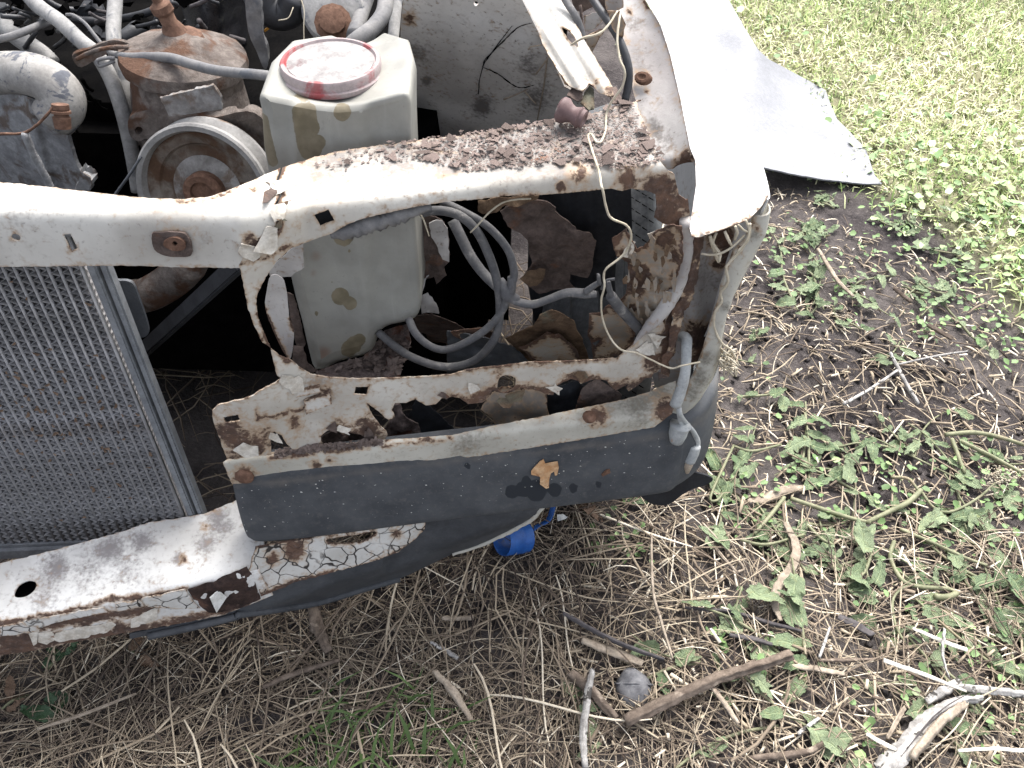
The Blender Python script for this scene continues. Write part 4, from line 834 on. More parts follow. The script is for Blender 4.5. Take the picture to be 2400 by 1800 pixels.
tube('seam_crack', on(iw, -.002, 'T3', [(440, 185), (330, 220), (250, 290), (150, 390), (60, 480), (40, 540)]), [.0003, .0006, .0007, .0006, .0008], MT['grease_shade'], iwall, n=5, rough=.3)
tube('seam_crack', on(iw, -.002, 'T3', [(40, 545), (100, 570), (180, 610), (270, 680), (350, 710), (450, 690)]), [.0003, .0006, .0007, .0006, .0008], MT['grease_shade'], iwall, n=5, rough=.4)
sheet('inner_wing_edge', q('T3', 540, 400, 590, 470, 620, 560, 740, 720, 760, 850, 640, 960, 480, 1020, 470, 900, 520, 700), shift(iw, .03), MT['rustwarm'], car, step=8, rough=.008, rscale=30)
for k, xy in enumerate([[(560, 470), (540, 650), (510, 820), (480, 980)], [(210, 805), (300, 770), (400, 725)], [(410, 400), (430, 380), (520, 365)], [(470, 600), (560, 480), (570, 460)], [(380, 740), (430, 800), (470, 840)]]):
    tube('dry_twig', on(iw, -.006 - .004 * k, 'T3', xy), [.0013, .0009], MT['stick_tan'], iwall, n=5)
# bonnet slam rail (folded channel with torn end)
br_surf0 = surfZ(lambda X, Y: .812 + .10 * (Y - .9))
def br_fold(P):
    ctr = 1120 + (470 + (P[:, 1]) * 3.456 * .63) / 3.456; x = P[:, 0] - ctr
    return .012 * np.exp(-((x - 8) / 13) ** 2) - .006 * np.tanh((x + 34) / 6)
rail = sheet('wing_rail', cat(q('T3', 280, -240, 350, 0, 440, 180, 560, 420, 650, 570, 745, 700, 850, 735, 905, 675, 935, 700, 990, 755, 1050, 775, 1100, 770, 1090, 700, 960, 480, 860, 320, 790, 180, 700, 20, 560, -240)), br_surf0, MT['paint'], car,
      [catmull(q('T3', 675, 225, 720, 230, 780, 290, 815, 378, 770, 362, 715, 300), 2, True)], step=7, warp=br_fold, jit=.6, edge=(.4, 4), thick=.002, spots=[(1300, 210, 14, .5), (1430, 212, 18, .7), (1400, 190, 10, .5)], dlines=[(q('T3', 470, 0, 640, 260, 800, 500, 900, 650), 9, .55)], seed=75)
sheet('torn_web', q('T3', 860, 750, 905, 690, 940, 720, 945, 880, 900, 890, 830, 830), shift(br_surf0, .02), MT['rustwarm'], rail, step=6, rough=.004, rscale=40)
sheet('torn_web', q('T3', 720, 770, 760, 710, 850, 745, 850, 800, 810, 820), shift(br_surf0, .015), MT['rustplate'], rail, step=6, rough=.004, rscale=40)
sheet('torn_web', q('T3', 1060, 715, 1120, 700, 1165, 790, 1160, 830, 1090, 840), shift(br_surf0, -.004), MT['rustplate'], rail, step=5, rough=.004, rscale=40)
hose('loom', 'T3', [(640, -120, 1.06), (720, 20, 1.04), (790, 130, 1.02), (830, 230, 1.01), (850, 330, 1.0)], 62, MT['wire'])
hose('loom', 'T3', [(880, -100, 1.03), (960, 40, 1.0), (1060, 180, .97), (1150, 330, .95), (1215, 520, .93), (1220, 680, .92), (1190, 820, .91)], 66, MT['rubber_black'])
hose('loom', 'T3', [(830, 40, 1.03), (845, 180, 1.02), (860, 280, 1.01)], 24, MT['rustplate'])
for k, (pl, m, Y) in enumerate([(q('T3', 740, -100, 1080, -100, 1080, 100, 1000, 130, 960, 40, 850, 100, 780, 80), 'rustplate', 1.06), (q('T3', 860, 130, 1000, 90, 1010, 170, 940, 240, 870, 250), 'paint_grey', 1.05), (q('T3', 870, 300, 950, 260, 1030, 230, 990, 300, 930, 420, 900, 420), 'peel', 1.0),
                  (q('T3', 1010, -100, 1180, -100, 1180, 60, 1100, 110, 1040, 80), 'flange', .99), (q('T3', 1050, 90, 1160, 90, 1200, 200, 1170, 320, 1110, 260), 'peel', .95)]):
    sheet('inner_skin', densify(pl, 10, 1.2, k), qs(Y), MT[m], car, step=8, rough=.008, rscale=25, edge=(.4, 4), seed=90 + k)

# ------------------------------------------------------------------ fender
fz = lambda X, Y: .742 + .40 * (Y - .735) - 3.2 * np.clip(X - .27, 0, 1) ** 2 + .15 * (np.clip(X, .1, .27) - .27)
f_top = surfZ(fz)
fl_edge = q('T3', 1200, -300, 1360, 0, 1480, 200, 1560, 450, 1640, 800, 1720, 1200, 1762, 1300, 1768, 1500)
f_poly = cat(fl_edge, q('T4', 45, 1480, 60, 1530, 100, 1537, 260, 1485, 430, 1420, 500, 1350, 545, 1285, 556, 1250, 515, 1080, 400, 750, 270, 400, 160, 140, 110, 0, 20, -220))
fender = sheet('fender', f_poly, f_top, MT['paint_clean'], car, step=9, thick=.0018, rough=.0006, rscale=10, edge=(.22, 4), spots=[(1625, 380, 14, .5), (1632, 430, 12, .55), (1628, 500, 12, .5), (1637, 550, 14, .5)],
               lines=[(q('T4', 60, 1530, 260, 1485, 430, 1420, 545, 1285), 5, .5)], dirt=[(1700, 300, 9, .7), (1715, 308, 6, .6), (1675, 205, 9, .7), (1690, 525, 60, .42), (1650, 500, 40, .4), (1740, 490, 40, .4), (1645, 540, 30, .5), (1630, 83, 3, .9), (1680, 420, 60, .25)], seed=14)
# outer skin falling away to the wheel arch
Re = pts(q('T4', 545, 1285, 556, 1250, 515, 1080, 400, 750, 270, 400, 160, 140, 110, 0, 20, -220), f_top)
Rb = CAM + (Re - CAM) * 1.05 + np.array([-.03, 0, -.22])
ribbon('fender_side', Re + [0, 0, -.001], Rb, MT['paint_clean'], fender, nv=8, thick=.0018)
# inner flange of the fender
Fe = pts(q('T3', 1200, -300, 1360, 0, 1480, 200, 1560, 450, 1640, 800, 1720, 1200, 1762, 1300), f_top) + [0, 0, -.0015]
fl_px = q('T3', 960, -300, 1052, 0, 1062, 100, 1130, 280, 1205, 500, 1240, 660, 1275, 800, 1330, 960, 1400, 1130, 1470, 1290, 1525, 1362, 1580, 1370)
Yl = np.interp(fl_px[:, 1], project(Fe)[:, 1], Fe[:, 1]); Fl = np.array([PY(p, y + .02)[0] for p, y in zip(fl_px, Yl)])
flg = ribbon('fender_flange', Fl, Fe, MT['flange'], fender, nv=10, bulge=-.004, rough=.003, rscale=20, thick=.0018, edge=(.28, .1),
       spots=[(1502, 185, 14, .9), (1515, 180, 10, .9), (1520, 10, 16, .9), (1545, 40, 10, .6), (1475, 25, 9, .8), (1520, 215, 8, .7), (1610, 370, 24, .75), (1590, 390, 16, .6), (1460, 90, 20, .45)], dirt=[(1470, 260, 40, .6), (1530, 300, 30, .7), (1480, 60, 30, .4), (1500, 150, 40, .3), (1550, 340, 30, .5)], seed=16)
c_ = PY(q('T3', 1335, 630), float(np.interp(182, project(Fe)[:, 1], Fe[:, 1])) + .005)[0]
lathe('rusty_grommet', [(.002, .001), (.004, .003), (.0065, .0025), (.0075, -.001), (.0075, -.004)], c_, (-.5, -.5, .7), MT['rustbolt'], flg, 14, sx=1.5)
# front lip of the fender around the missing indicator
lipY = lambda X, Z: .752 + .10 * (Z - .6) + 0 * X
lo_px = q('T8', 560, -60, 548, 60, 520, 150, 430, 330, 330, 520, 300, 560, 280, 640, 255, 800, 235, 940, 190, 1070, 100, 1190, 0, 1290, -110, 1370)
li_px = q('T8', 470, 20, 440, 80, 400, 170, 330, 250, 262, 450, 240, 560, 190, 700, 130, 900, 90, 1000, 42, 1110, 25, 1185, -20, 1230, -100, 1290)
LO = pts(lo_px, surfY(lambda X, Z: lipY(X, Z) + .012)); LI = pts(li_px, surfY(lipY))
ribbon('fender_lip', LO, LI, MT['channel'], fender, nv=8, bulge=.010, thick=.0025, rough=.0015, edge=(.3, .08), rscale=30, spots=[(1775, 535, 10, .5), (1735, 590, 12, .5)], dirt=[(1640, 880, 30, .7), (1650, 840, 26, .7), (1700, 720, 16, .6), (1620, 920, 24, .6), (1770, 550, 18, .5)], seed=17)
LO2 = CAM + (LO - CAM) * 1.09 + np.array([-.022, 0, -.01]); ribbon('lip_return', LO + [0, .001, 0], LO2, MT['channel'], fender, nv=5, thick=.002)
# indicator pocket
pk_poly = cat(q('T7', 1740, 540, 1790, 520, 2100, 440, 2215, 380, 2215, 450, 2120, 560, 2060, 700, 2010, 900, 1960, 1050, 1880, 1300, 1800, 1520), q('U3', 1900, 200, 1850, 330, 1700, 330, 1640, 300, 1600, 120), q('T7', 1590, 1330, 1640, 1080, 1720, 830))
pk = surfY(lambda X, Z: .752 + .065 + .25 * np.clip(.30 - X, -.1, .2) * 0 + .05 * (Z - .6))
sheet('indicator_pocket', pk_poly, pk, MT['flange'], fender, step=8, rough=.004, rscale=14, thick=.002, warp=lambda P: -.02 * np.exp(-((P[:, 0] - 1625) / 26) ** 2),
      spots=[(1690, 560, 36, .85), (1715, 600, 34, .9), (1680, 620, 16, .7), (1640, 790, 40, .9), (1660, 830, 40, 1.0), (1620, 760, 20, .6), (1670, 780, 30, .9), (1640, 860, 40, 1.0)], dirt=[(1680, 660, 60, .25), (1650, 640, 40, .3)], seed=18)
# ring of the headlight seat on the outer side, and the rusted seam behind it
ringY = lambda X, Z: fA(X, Z) - .006
rgp = pts(q('T7', 1690, 400, 1688, 560, 1672, 700, 1642, 850, 1590, 985, 1500, 1130, 1400, 1245, 1310, 1340, 1260, 1410), surfY(ringY))
tube('headlight_seat', rgp, [.008, .0085, .009, .009, .009, .0085, .007, .003, .0005], MT['flange'], hp, n=12, rough=.05)
A_ = pts(q('T7', 1735, 500, 1742, 620, 1720, 760, 1690, 900, 1640, 1050, 1590, 1200, 1560, 1350, 1520, 1500, 1480, 1640), surfY(lambda X, Z: fA(X, Z) - .012))
B_ = pts(q('T7', 1805, 500, 1805, 650, 1770, 790, 1730, 930, 1690, 1070, 1640, 1200, 1610, 1350, 1560, 1500, 1530, 1660), surfY(lambda X, Z: fA(X, Z) + .004))
ribbon('rusted_seam', A_, B_, MT['peel'], hp, nv=6, rough=.006, rscale=45, bulge=.004, thick=.002, spots=[(1625, 570, 40, 1.0), (1610, 650, 40, .9), (1590, 720, 30, .7), (1580, 790, 30, .8), (1565, 850, 30, .9)], seed=19)

# ------------------------------------------------------------------ inside the headlight opening
def piece(name, poly, Y, m, tilt=0.0, xt=0.0, **k):
    k.setdefault('rough', .010); k.setdefault('rscale', 26); k.setdefault('jit', 1.0); k.setdefault('step', 8)
    if m == 'peel': k.setdefault('edge', (.75, 9))
    return sheet(name, poly, surfY(lambda X, Z: Y + tilt * (Z - .6) + xt * X), MT[m], car, **k)
piece('rusted_flap', q('T7', 180, 330, 280, 270, 480, 240, 560, 250, 630, 300, 625, 330, 760, 440, 800, 480, 900, 500, 960, 570, 940, 680, 930, 780, 890, 870, 830, 860, 750, 840, 740, 900, 790, 950, 650, 960, 500, 1000, 430, 950, 340, 880, 390, 820, 440, 750, 400, 560, 350, 510, 240, 450), .865, 'rustplate', -.15, seed=201)
piece('rusted_flap', q('T7', 345, 880, 400, 820, 500, 790, 548, 800, 530, 880, 480, 930, 420, 940), .855, 'rustwarm', seed=202)
piece('arch_liner', q('T7', 420, 230, 700, 140, 1240, 110, 1250, 470, 1130, 540, 1110, 900, 1130, 1150, 900, 1330, 480, 1330, 400, 900), .895, 'plastic_dark', -.1, jit=0, rough=.002, warp=lambda P: .004 * (np.abs(((P[:, 0] - 1260) % 52) - 26) < 2), seed=230)
piece('rusted_flap', q('T7', 0, 240, 200, 215, 500, 195, 480, 235, 380, 270, 300, 295, 220, 280, 150, 340, 40, 352, 0, 330), .80, 'rustwarm', seed=203)
piece('rusted_flap', q('T7', 220, 1360, 330, 1310, 450, 1260, 500, 1170, 600, 1130, 700, 1170, 780, 1220, 800, 1290, 850, 1370, 900, 1530, 700, 1570, 380, 1570, 300, 1440), .775, 'rustwarm', -.4, seed=204)
piece('rusted_flap', q('T7', 330, 1430, 420, 1400, 560, 1310, 680, 1340, 800, 1450, 840, 1560, 500, 1580), .765, 'peel', -.4, seed=205)
piece('rusted_flap', q('T7', 900, 1160, 1000, 1150, 1060, 1090, 1180, 1130, 1280, 1300, 1260, 1400, 1150, 1500, 1050, 1540, 930, 1530, 920, 1400, 890, 1340), .775, 'peel', -.3, holes=[q('T7', 920, 1400, 985, 1372, 985, 1390, 950, 1425)], seed=206)
piece('torn_inner_wall', q('T7', 1085, 550, 1130, 530, 1200, 470, 1240, 560, 1290, 640, 1350, 600, 1450, 480, 1560, 440, 1655, 450, 1665, 700, 1600, 900, 1500, 1130, 1330, 1330, 1280, 1300, 1200, 1200, 1130, 1150, 1150, 1050, 1200, 1000, 1220, 850, 1210, 740, 1130, 700, 1100, 640), .80, 'peel', -.25, -.25, step=6, rough=.010, rscale=30,
      spots=[(1440, 560, 18, .8), (1500, 640, 26, .9), (1490, 670, 24, .9), (1560, 560, 24, .8), (1580, 600, 18, .7), (1460, 590, 12, .7), (1480, 720, 14, .6)], seed=207)
for i in range(46):           # curled scales on that wall
    g_ = np.random.default_rng(400 + i); x = g_.uniform(1190, 1600); y = g_.uniform(560, 1230)
    if not (x + y * .35 < 1960 and x > 1180): continue
    c = q('T7', x, y)[0]; R = g_.uniform(8, 16)
    sheet('paint_scale', (flakepoly(c, R, 8, 300 + i) - c) * [.55, 1.7] + c , surfY(lambda X, Z: .792 - .25 * (Z - .6) - .25 * X), MT['peel'] if i % 4 else MT['rustwarm'], hp, step=4, thick=.0006, warp=lambda P, c=c, R=R: -.006 * np.clip((P[:, 0] - c[0]) / R, 0, 2) ** 2, seed=i)
piece('torn_inner_wall', q('T6', 1430, 350, 1560, 370, 1640, 400, 1690, 470, 1705, 600, 1703, 740, 1660, 780, 1680, 850, 1600, 920, 1580, 860, 1470, 895), .86, 'rustplate', seed=208)
piece('rusted_flap', q('T6', 1540, 430, 1600, 400, 1650, 405, 1690, 470, 1700, 600, 1703, 740, 1650, 720, 1600, 600, 1560, 540), .85, 'paint_grey', seed=209)
piece('rusted_flap', q('T6', 1470, 900, 1540, 850, 1520, 860, 1480, 1010, 1530, 990, 1600, 1080, 1620, 1160, 1560, 1150, 1480, 1160), .86, 'paint_grey', seed=210)
piece('rusted_flap', q('T6', 1420, 1180, 1560, 1160, 1660, 1200, 1760, 1240, 1840, 1290, 1950, 1270, 2060, 1310, 2100, 1500, 1950, 1640, 1400, 1640, 1430, 1450), .84, 'rustplate', -.6, seed=211)
piece('rusted_flap', q('T6', 1715, 1310, 1800, 1290, 1900, 1280, 1960, 1275, 1900, 1340, 1830, 1380, 1760, 1350), .81, 'peel', seed=212)
piece('inner_floor', q('T7', -250, 1300, 0, 1340, 150, 1380, 300, 1440, 430, 1560, 200, 1600, -250, 1640), .79, 'plastic_mid', -.2, seed=213)
sheet('rust_heap', q('T6', 620, 1630, 800, 1560, 1000, 1510, 1110, 1400, 1180, 1290, 1370, 1240, 1390, 1380, 1360, 1480, 1330, 1560, 1300, 1680, 640, 1690), surfZ(lambda X, Y: .452 + .35 * (Y - .75)), MT['rustdirt'], car, rough=.010, rscale=40, step=6, seed=214)
piece('inner_bracket', catmull(q('T6', 260, 850, 350, 870, 385, 980, 410, 1200, 445, 1300, 430, 1480, 395, 1520, 300, 1350, 215, 1120, 225, 980), 3, True), .735, 'flange', lines=[(q('T6', 215, 1120, 300, 1350, 390, 1515), 6, .8), (q('T6', 410, 1200, 445, 1300), 6, .7)], jit=.4, rough=.003, seed=215)
piece('inner_bracket', q('T6', 240, 800, 420, 640, 520, 560, 525, 790, 450, 830, 420, 860, 300, 862, 250, 850), .76, 'flange', seed=216, jit=.4)
piece('torn_inner_wall', q('T6', 440, 1420, 520, 1430, 560, 1560, 640, 1620, 540, 1650, 430, 1560), .77, 'rustplate', seed=217)
piece('inner_bracket', q('T6', 385, 990, 440, 1010, 500, 1200, 540, 1400, 480, 1500, 440, 1300), .80, 'rustplate', seed=218)
# behind the torn lower edge
piece('torn_lower_wall', q('U3', 230, 480, 280, 380, 400, 300, 760, 330, 770, 480, 790, 560, 350, 640, 330, 560), .735, 'peel', seed=220, edge=(.3, 5))
piece('torn_lower_wall', q('U3', 1000, 470, 1040, 330, 1100, 270, 1190, 235, 1290, 310, 1375, 370, 1350, 440, 1000, 520), .75, 'rustplate', seed=221)
piece('plastic_shield', q('U2', 1780, 410, 1860, 430, 2090, 640, 1980, 720, 1820, 730, 1700, 560), .735, 'plastic_dark', seed=222)
piece('plastic_shield', q('U3', 750, 360, 860, 300, 1010, 250, 1060, 300, 1010, 480, 780, 545), .76, 'plastic_dark', seed=223)
piece('rust_lump', q('U2', 1530, 640, 1580, 560, 1600, 440, 1650, 440, 1700, 550, 1800, 600, 1830, 690, 1740, 750, 1520, 760), .715, 'rustdirt', rough=.014, rscale=45, step=6, seed=224)
piece('rust_lump', q('U2', 1000, 720, 1100, 650, 1300, 680, 1450, 720, 1560, 740, 1540, 780, 1000, 800), .70, 'rustplate', rough=.012, rscale=45, step=6, seed=225)
# crumbling gasket along the top of the opening
tube('crumbling_gasket', pts(q('T6', 740, 518, 850, 495, 960, 462, 1080, 425, 1200, 398, 1300, 362, 1420, 325, 1560, 288), surfY(lambda X, Z: fA(X, Z) + .012)), [.004, .008, .009, .009, .008, .009, .006, .004], MT['rubber'], hp, n=9, rough=.14)

# cable loops
wires = []
hr = hose('wiring_harness', 'T6', [(1480, 345, .79), (1560, 325, .785), (1680, 330, .78), (1800, 372, .775), (1920, 480, .77), (2010, 650, .765), (2080, 850, .76), (2112, 1050, .757), (2105, 1250, .755), (2060, 1380, .755), (1960, 1500, .755), (1850, 1562, .755), (1720, 1588, .757), (1580, 1575, .76), (1400, 1510, .765), (1260, 1420, .775), (1130, 1310, .79)], 70, MT['wire'])
def wr(name, tile, P, w, m='wire', **k): return hose(name, tile, P, w, MT[m], hr, **k)
wr('wire', 'T6', [(1640, 250, .80), (1720, 285, .795), (1830, 340, .785), (2000, 440, .775), (2130, 570, .77), (2200, 690, .765), (2230, 850, .76), (2190, 960, .757)], 66)
wr('wire', 'T6', [(1730, 400, .82), (1790, 520, .81), (1870, 680, .80), (1970, 820, .79), (2080, 930, .775), (2160, 1000, .76)], [90, 88, 84, 80])
wr('wire_joint', 'T7', [(180, 880, .762), (225, 960, .757), (245, 1010, .755), (320, 1050, .755)], [60, 105, 120, 80])
wr('wire', 'T7', [(270, 860, .76), (275, 930, .757), (250, 1010, .755)], [66, 75, 90])
wr('wire', 'T7', [(240, 1020, .755), (330, 1065, .753), (450, 1082, .752), (580, 1040, .75), (720, 990, .75), (860, 995, .75), (960, 1000, .75)], [90, 92, 90, 88, 95, 110, 70], flat=.7)
wr('wire', 'T7', [(870, 985, .745), (930, 940, .745), (990, 900, .745)], [60, 52, 40]); wr('connector', 'T7', [(985, 920, .743), (980, 880, .743), (975, 840, .743)], [44, 46, 40], flat=.6)
wr('wire', 'T7', [(1000, 960, .748), (1040, 890, .745), (1110, 878, .745)], [22, 20, 26]); wr('connector', 'T7', [(1055, 905, .744), (1065, 960, .744), (1085, 1020, .744)], [44, 50, 48])
wr('wire', 'T7', [(1075, 1010, .745), (1130, 1090, .748), (1200, 1170, .752), (1330, 1310, .76)], [86, 92, 92, 90])
wr('wire', 'T7', [(235, 1010, .754), (215, 1100, .753), (150, 1200, .752), (60, 1290, .752), (-60, 1370, .753), (-180, 1430, .755), (-300, 1450, .757), (-420, 1400, .76), (-510, 1310, .765), (-560, 1200, .78)], [60, 62, 64, 66])
# conduit to the indicator, its leads resting on the bumper
cy = .715
con = hose('indicator_conduit', 'T7', [(1640, 1360, .79), (1665, 1340, .77), (1690, 1370, .755), (1690, 1450, .74), (1685, 1560, .73), (1675, 1660, cy + .005), (1640, 1790, cy), (1600, 1900, cy - .004)], [60, 78, 92, 86, 84, 88, 96, 100], MT['conduit'])
bs = lambda xy, up=.004: pts(q('U3', *np.array(xy).ravel()), shift(bump_surf, -up))
tube('lead', np.concatenate([[PY(q('U3', 1825, 430), cy - .004)[0], PY(q('U3', 1835, 500), cy - .008)[0]], bs([(1850, 580), (1880, 640)], .006)]), .0032, MT['conduit'], con)
tube('lead', np.concatenate([[PY(q('U3', 1835, 440), cy - .004)[0], PY(q('U3', 1850, 530), cy - .010)[0]], bs([(1900, 600), (1950, 660), (1985, 740), (1970, 790)], .006)]), [.0032, .0032, .0032, .004, .0055], MT['conduit'], con)
cb = bs([(1850, 605), (1835, 650), (1815, 740)], .007)
tube('lead_socket', cb, [.0145, .013, .0125, .009], MT['conduit'], con, n=14)
tube('bullet_connector', bs([(1965, 775), (1945, 830), (1915, 900)], .007), [.0085, .0095, .009], MT['conduit'], con, n=12); tube('bullet_tip', bs([(1915, 895), (1905, 940), (1900, 990)], .007), [.007, .008, .006, .0035], MT['stick_tan'], con, n=10)
# wheel
def build_wheel():
    c = np.array([.125, 1.14, .30]); R = .305; W = .085
    prof = [(R * .62, -W * .8), (R * .8, -W * 1.02), (R * .93, -W * .98), (R * .985, -W * .80)]
    for k, x in enumerate([-.55, -.50, -.49, -.10, -.09, -.04, -.03, .30, .31, .36, .37, .70]):
        gr = .012 if k in (2, 5, 9) else 0
        prof.append((R - (.010 if (k % 4) in (1, 2) else 0), W * x))
    prof += [(R * .985, W * .80), (R * .93, W * .98), (R * .8, W * 1.02), (R * .62, W * .8)]
    ty = lathe('tyre', prof, c, (1, 0, 0), MT['tyre'], car, 96)
    sv = []
    for k in range(110):
        a = 2 * math.pi * k / 110
        for row in range(4):
            x = c[0] + W * (.55 + .11 * row) - .01; a2 = a + row * .021; rr_ = R + .0006
            p = np.array([x, c[1] + rr_ * math.cos(a2), c[2] + rr_ * math.sin(a2)]); tgt = np.array([0, -math.sin(a2), math.cos(a2)]); nn = np.array([0, math.cos(a2), math.sin(a2)])
            e1 = np.array([1.0, 0, 0]) * .0036 + tgt * .002; e2 = tgt * .0012
            sv.append(([p - e1 - e2, p + e1 - e2 * .2, p + e1 + e2 + nn * .0006, p - e1 + e2], [(0, 1, 2, 3)]))
    joined('tread_sipes', sv, MT['grease_shade'], ty, False)['kind'] = 'stuff'
    lathe('rim', [(.02, -.02), (R * .4, -.03), (R * .58, -.06), (R * .63, -.065), (R * .63, .065), (R * .58, .06), (R * .4, .0), (.02, .01)], c, (1, 0, 0), MT['rustplate'], ty, 32)
build_wheel()

# ------------------------------------------------------------------ things lying on the car
top = shift(hp_surf0, -.001)
ba = pts(q('T3', 660, 880), shift(hp_surf0, -.035))[0]; bb = pts(q('T3', 850, 960), shift(hp_surf0, -.03))[0]
ba = PY(q('T3', 660, 880), float(pts(q('T3', 700, 960), top)[0][1]) - .01)[0]; bb = PY(q('T3', 850, 965), float(pts(q('T3', 840, 1010), top)[0][1]) - .012)[0]
L = np.linalg.norm(bb - ba); rs = kpx(105, float((ba - CAM) @ FW))
tag(lathe('rubber_bushing', [(rs * .3, -.002), (rs * .85, .0), (rs * 1.0, L * .08), (rs * 1.0, L * .25), (rs * .74, L * .42), (rs * .62, L * .58), (rs * .72, L * .75), (rs * .86, L * .86), (rs * .8, L * .9), (rs * .74, L * .92), (rs * .7, L * 1.06), (rs * .45, L * 1.08), (rs * .3, L * 1.02), (rs * .1, L * 1.02)], ba, bb - ba, MT['bushing'], None, 28), 'brown spool-shaped rubber bushing lying on the rusty headlight panel', 'bushing')
g = np.random.default_rng(21)
FLK = q('N', 720, 395, 800, 352, 900, 338, 1050, 318, 1230, 292, 1310, 278, 1480, 240, 1500, 280, 1540, 350, 1560, 380, 1480, 398, 1400, 392, 1330, 380, 1230, 392, 1100, 402, 1000, 378, 900, 382, 820, 400)
flm = []
for k in range(8):
    n = 6 + k % 3; a = np.sort(g.uniform(0, 2 * math.pi, n)); r = g.uniform(.6, 1.1, n); V = [(0, 0, .12)] + [(r[i] * math.cos(a[i]), .8 * r[i] * math.sin(a[i]), g.uniform(-.05, .12)) for i in range(n)]
    V += [(x, y, z - .10) for x, y, z in V]; m = n + 1
    F = [(0, 1 + i, 1 + (i + 1) % n) for i in range(n)] + [(m, m + 1 + (i + 1) % n, m + 1 + i) for i in range(n)] + [(1 + i, m + 1 + i, m + 1 + (i + 1) % n, 1 + (i + 1) % n) for i in range(n)]
    flm.append((V, F))
flmesh = [mesh('rust_flake', V, F, False) for V, F in flm]
def flake_px(n, bias):
    out = []
    lo, hi = FLK.min(0), FLK.max(0)
    while len(out) < n:
        p = g.uniform(lo, hi); 
        if inpoly(p[None], FLK)[0] and g.uniform() < (.25 + .75 * np.clip((p[0] - 850) / 300, 0, 1) if bias else .5): out.append(p)
    return np.array(out)
pp = flake_px(150, True); X3 = pts(pp, top)
for i, p in enumerate(X3):
    o = link('rust_flake', flmesh[i % 8], MT['flake']); s = g.uniform(.003, .007) if i > 30 else g.uniform(.007, .012)
    o.location = Vector(p) + Vector((0, 0, .0015 + .003 * g.uniform())); o.rotation_euler = (g.normal(0, .13), g.normal(0, .13), g.uniform(0, 6.28)); o.scale = (s, s, s * .2)
    tag(o, 'loose brown rust flake among others scattered over the headlight panel top', 'rust flake', 'rust flakes on the headlight panel')
pp = flake_px(2600, True); X3 = pts(pp, top); parts = []
for i, p in enumerate(X3):
    V, F = flm[i % 8]; s = g.uniform(.0006, .0028); a = g.uniform(0, 6.28); ca, sa = math.cos(a), math.sin(a); t1 = g.normal(0, .3)
    parts.append(([(p[0] + s * (ca * x - sa * y), p[1] + s * (sa * x + ca * y), p[2] + .0012 + s * (.5 * z + t1 * x * .4)) for x, y, z in V], F))
tag(joined('rust_crumbs', parts, MT['flake'], None, False), 'fine brown rust crumbs spread over the headlight panel top', 'rust crumbs', kind='stuff')
# rust crumbs in the heap below the reservoir and in the channel
parts = []
hp_s = surfZ(lambda X, Y: .457 + .35 * (Y - .75))
for i in range(460):
    if i < 170: p = pts(q('T6', g.uniform(720, 1380), 0) * [1, 0] + q('T6', 0, g.uniform(1330, 1640)) * [0, 1], hp_s)[0]; 
    else: 
        xx = g.uniform(650, 1500); p = pts(q('U2', xx, np.interp(xx, [600, 1500], [848, 752]) + g.normal(0, 12)), ch_surf)[0]
    pj = project(p)[0]
    if i < 170 and not inpoly(pj[None], q('T6', 640, 1620, 1000, 1530, 1110, 1410, 1180, 1300, 1370, 1250, 1380, 1400, 1300, 1640))[0]: continue
    V, F = flm[i % 8]; s = g.uniform(.003, .009) if i < 170 else g.uniform(.002, .006); a = g.uniform(0, 6.28); ca, sa = math.cos(a), math.sin(a); t1 = g.normal(0, .4); t2 = g.normal(0, .4)
    parts.append(([(p[0] + s * (ca * x - sa * y), p[1] + s * (sa * x + ca * y), p[2] + .002 + s * (.5 * z + t1 * x + t2 * y)) for x, y, z in V], F))
tag(joined('rust_rubble', parts, MT['flake'], None, False), 'brown rust rubble heaped under the reservoir and along the channel', 'rust rubble', kind='stuff')
oc = sheet('rust_chip', q('U3', 640, 985, 665, 955, 710, 905, 740, 888, 755, 925, 800, 915, 855, 908, 862, 960, 850, 1015, 832, 1020, 825, 985, 800, 1000, 785, 1050, 783, 1118, 760, 1125, 712, 1090, 712, 1030, 680, 1020, 640, 1012), shift(bump_surf, -.004), MT['chip_orange'], None, step=5, thick=.0012, rough=.004, rscale=60, seed=5)
tag(oc, 'big ragged orange rust chip lying on the black bumper', 'rust chip')
oc = sheet('rust_chip', flakepoly(q('U3', 1240, 1000)[0], 15, 8, 8), shift(bump_surf, -.003), MT['rustbolt'], None, step=4, thick=.001, rough=.002, rscale=60)
tag(oc, 'small reddish rust chip on the bumper right of the orange one', 'rust chip')
parts = []
for i in range(150):
    x = g.uniform(380, 1560) if i < 150 else g.uniform(1040, 1620); xx = g.uniform(560, 1640); yy = np.interp(xx, [560, 1640], [1150, 1000]) + g.uniform(0, 110); p = pts([(xx, yy)], shift(bump_surf, -.001))[0]
    if p[2] < .31 or p[2] > .425: continue
    s = abs(g.normal(0, .0006)) + .0003; V, F = flm[i % 8]; parts.append(([(p[0] + s * x_, p[1] - s * z_ * .6, p[2] + s * y_) for x_, y_, z_ in V], F))
tag(joined('grit', parts, MT['chip_white'], None, False), 'pale grit specks sprinkled over the black bumper', 'grit', kind='stuff')

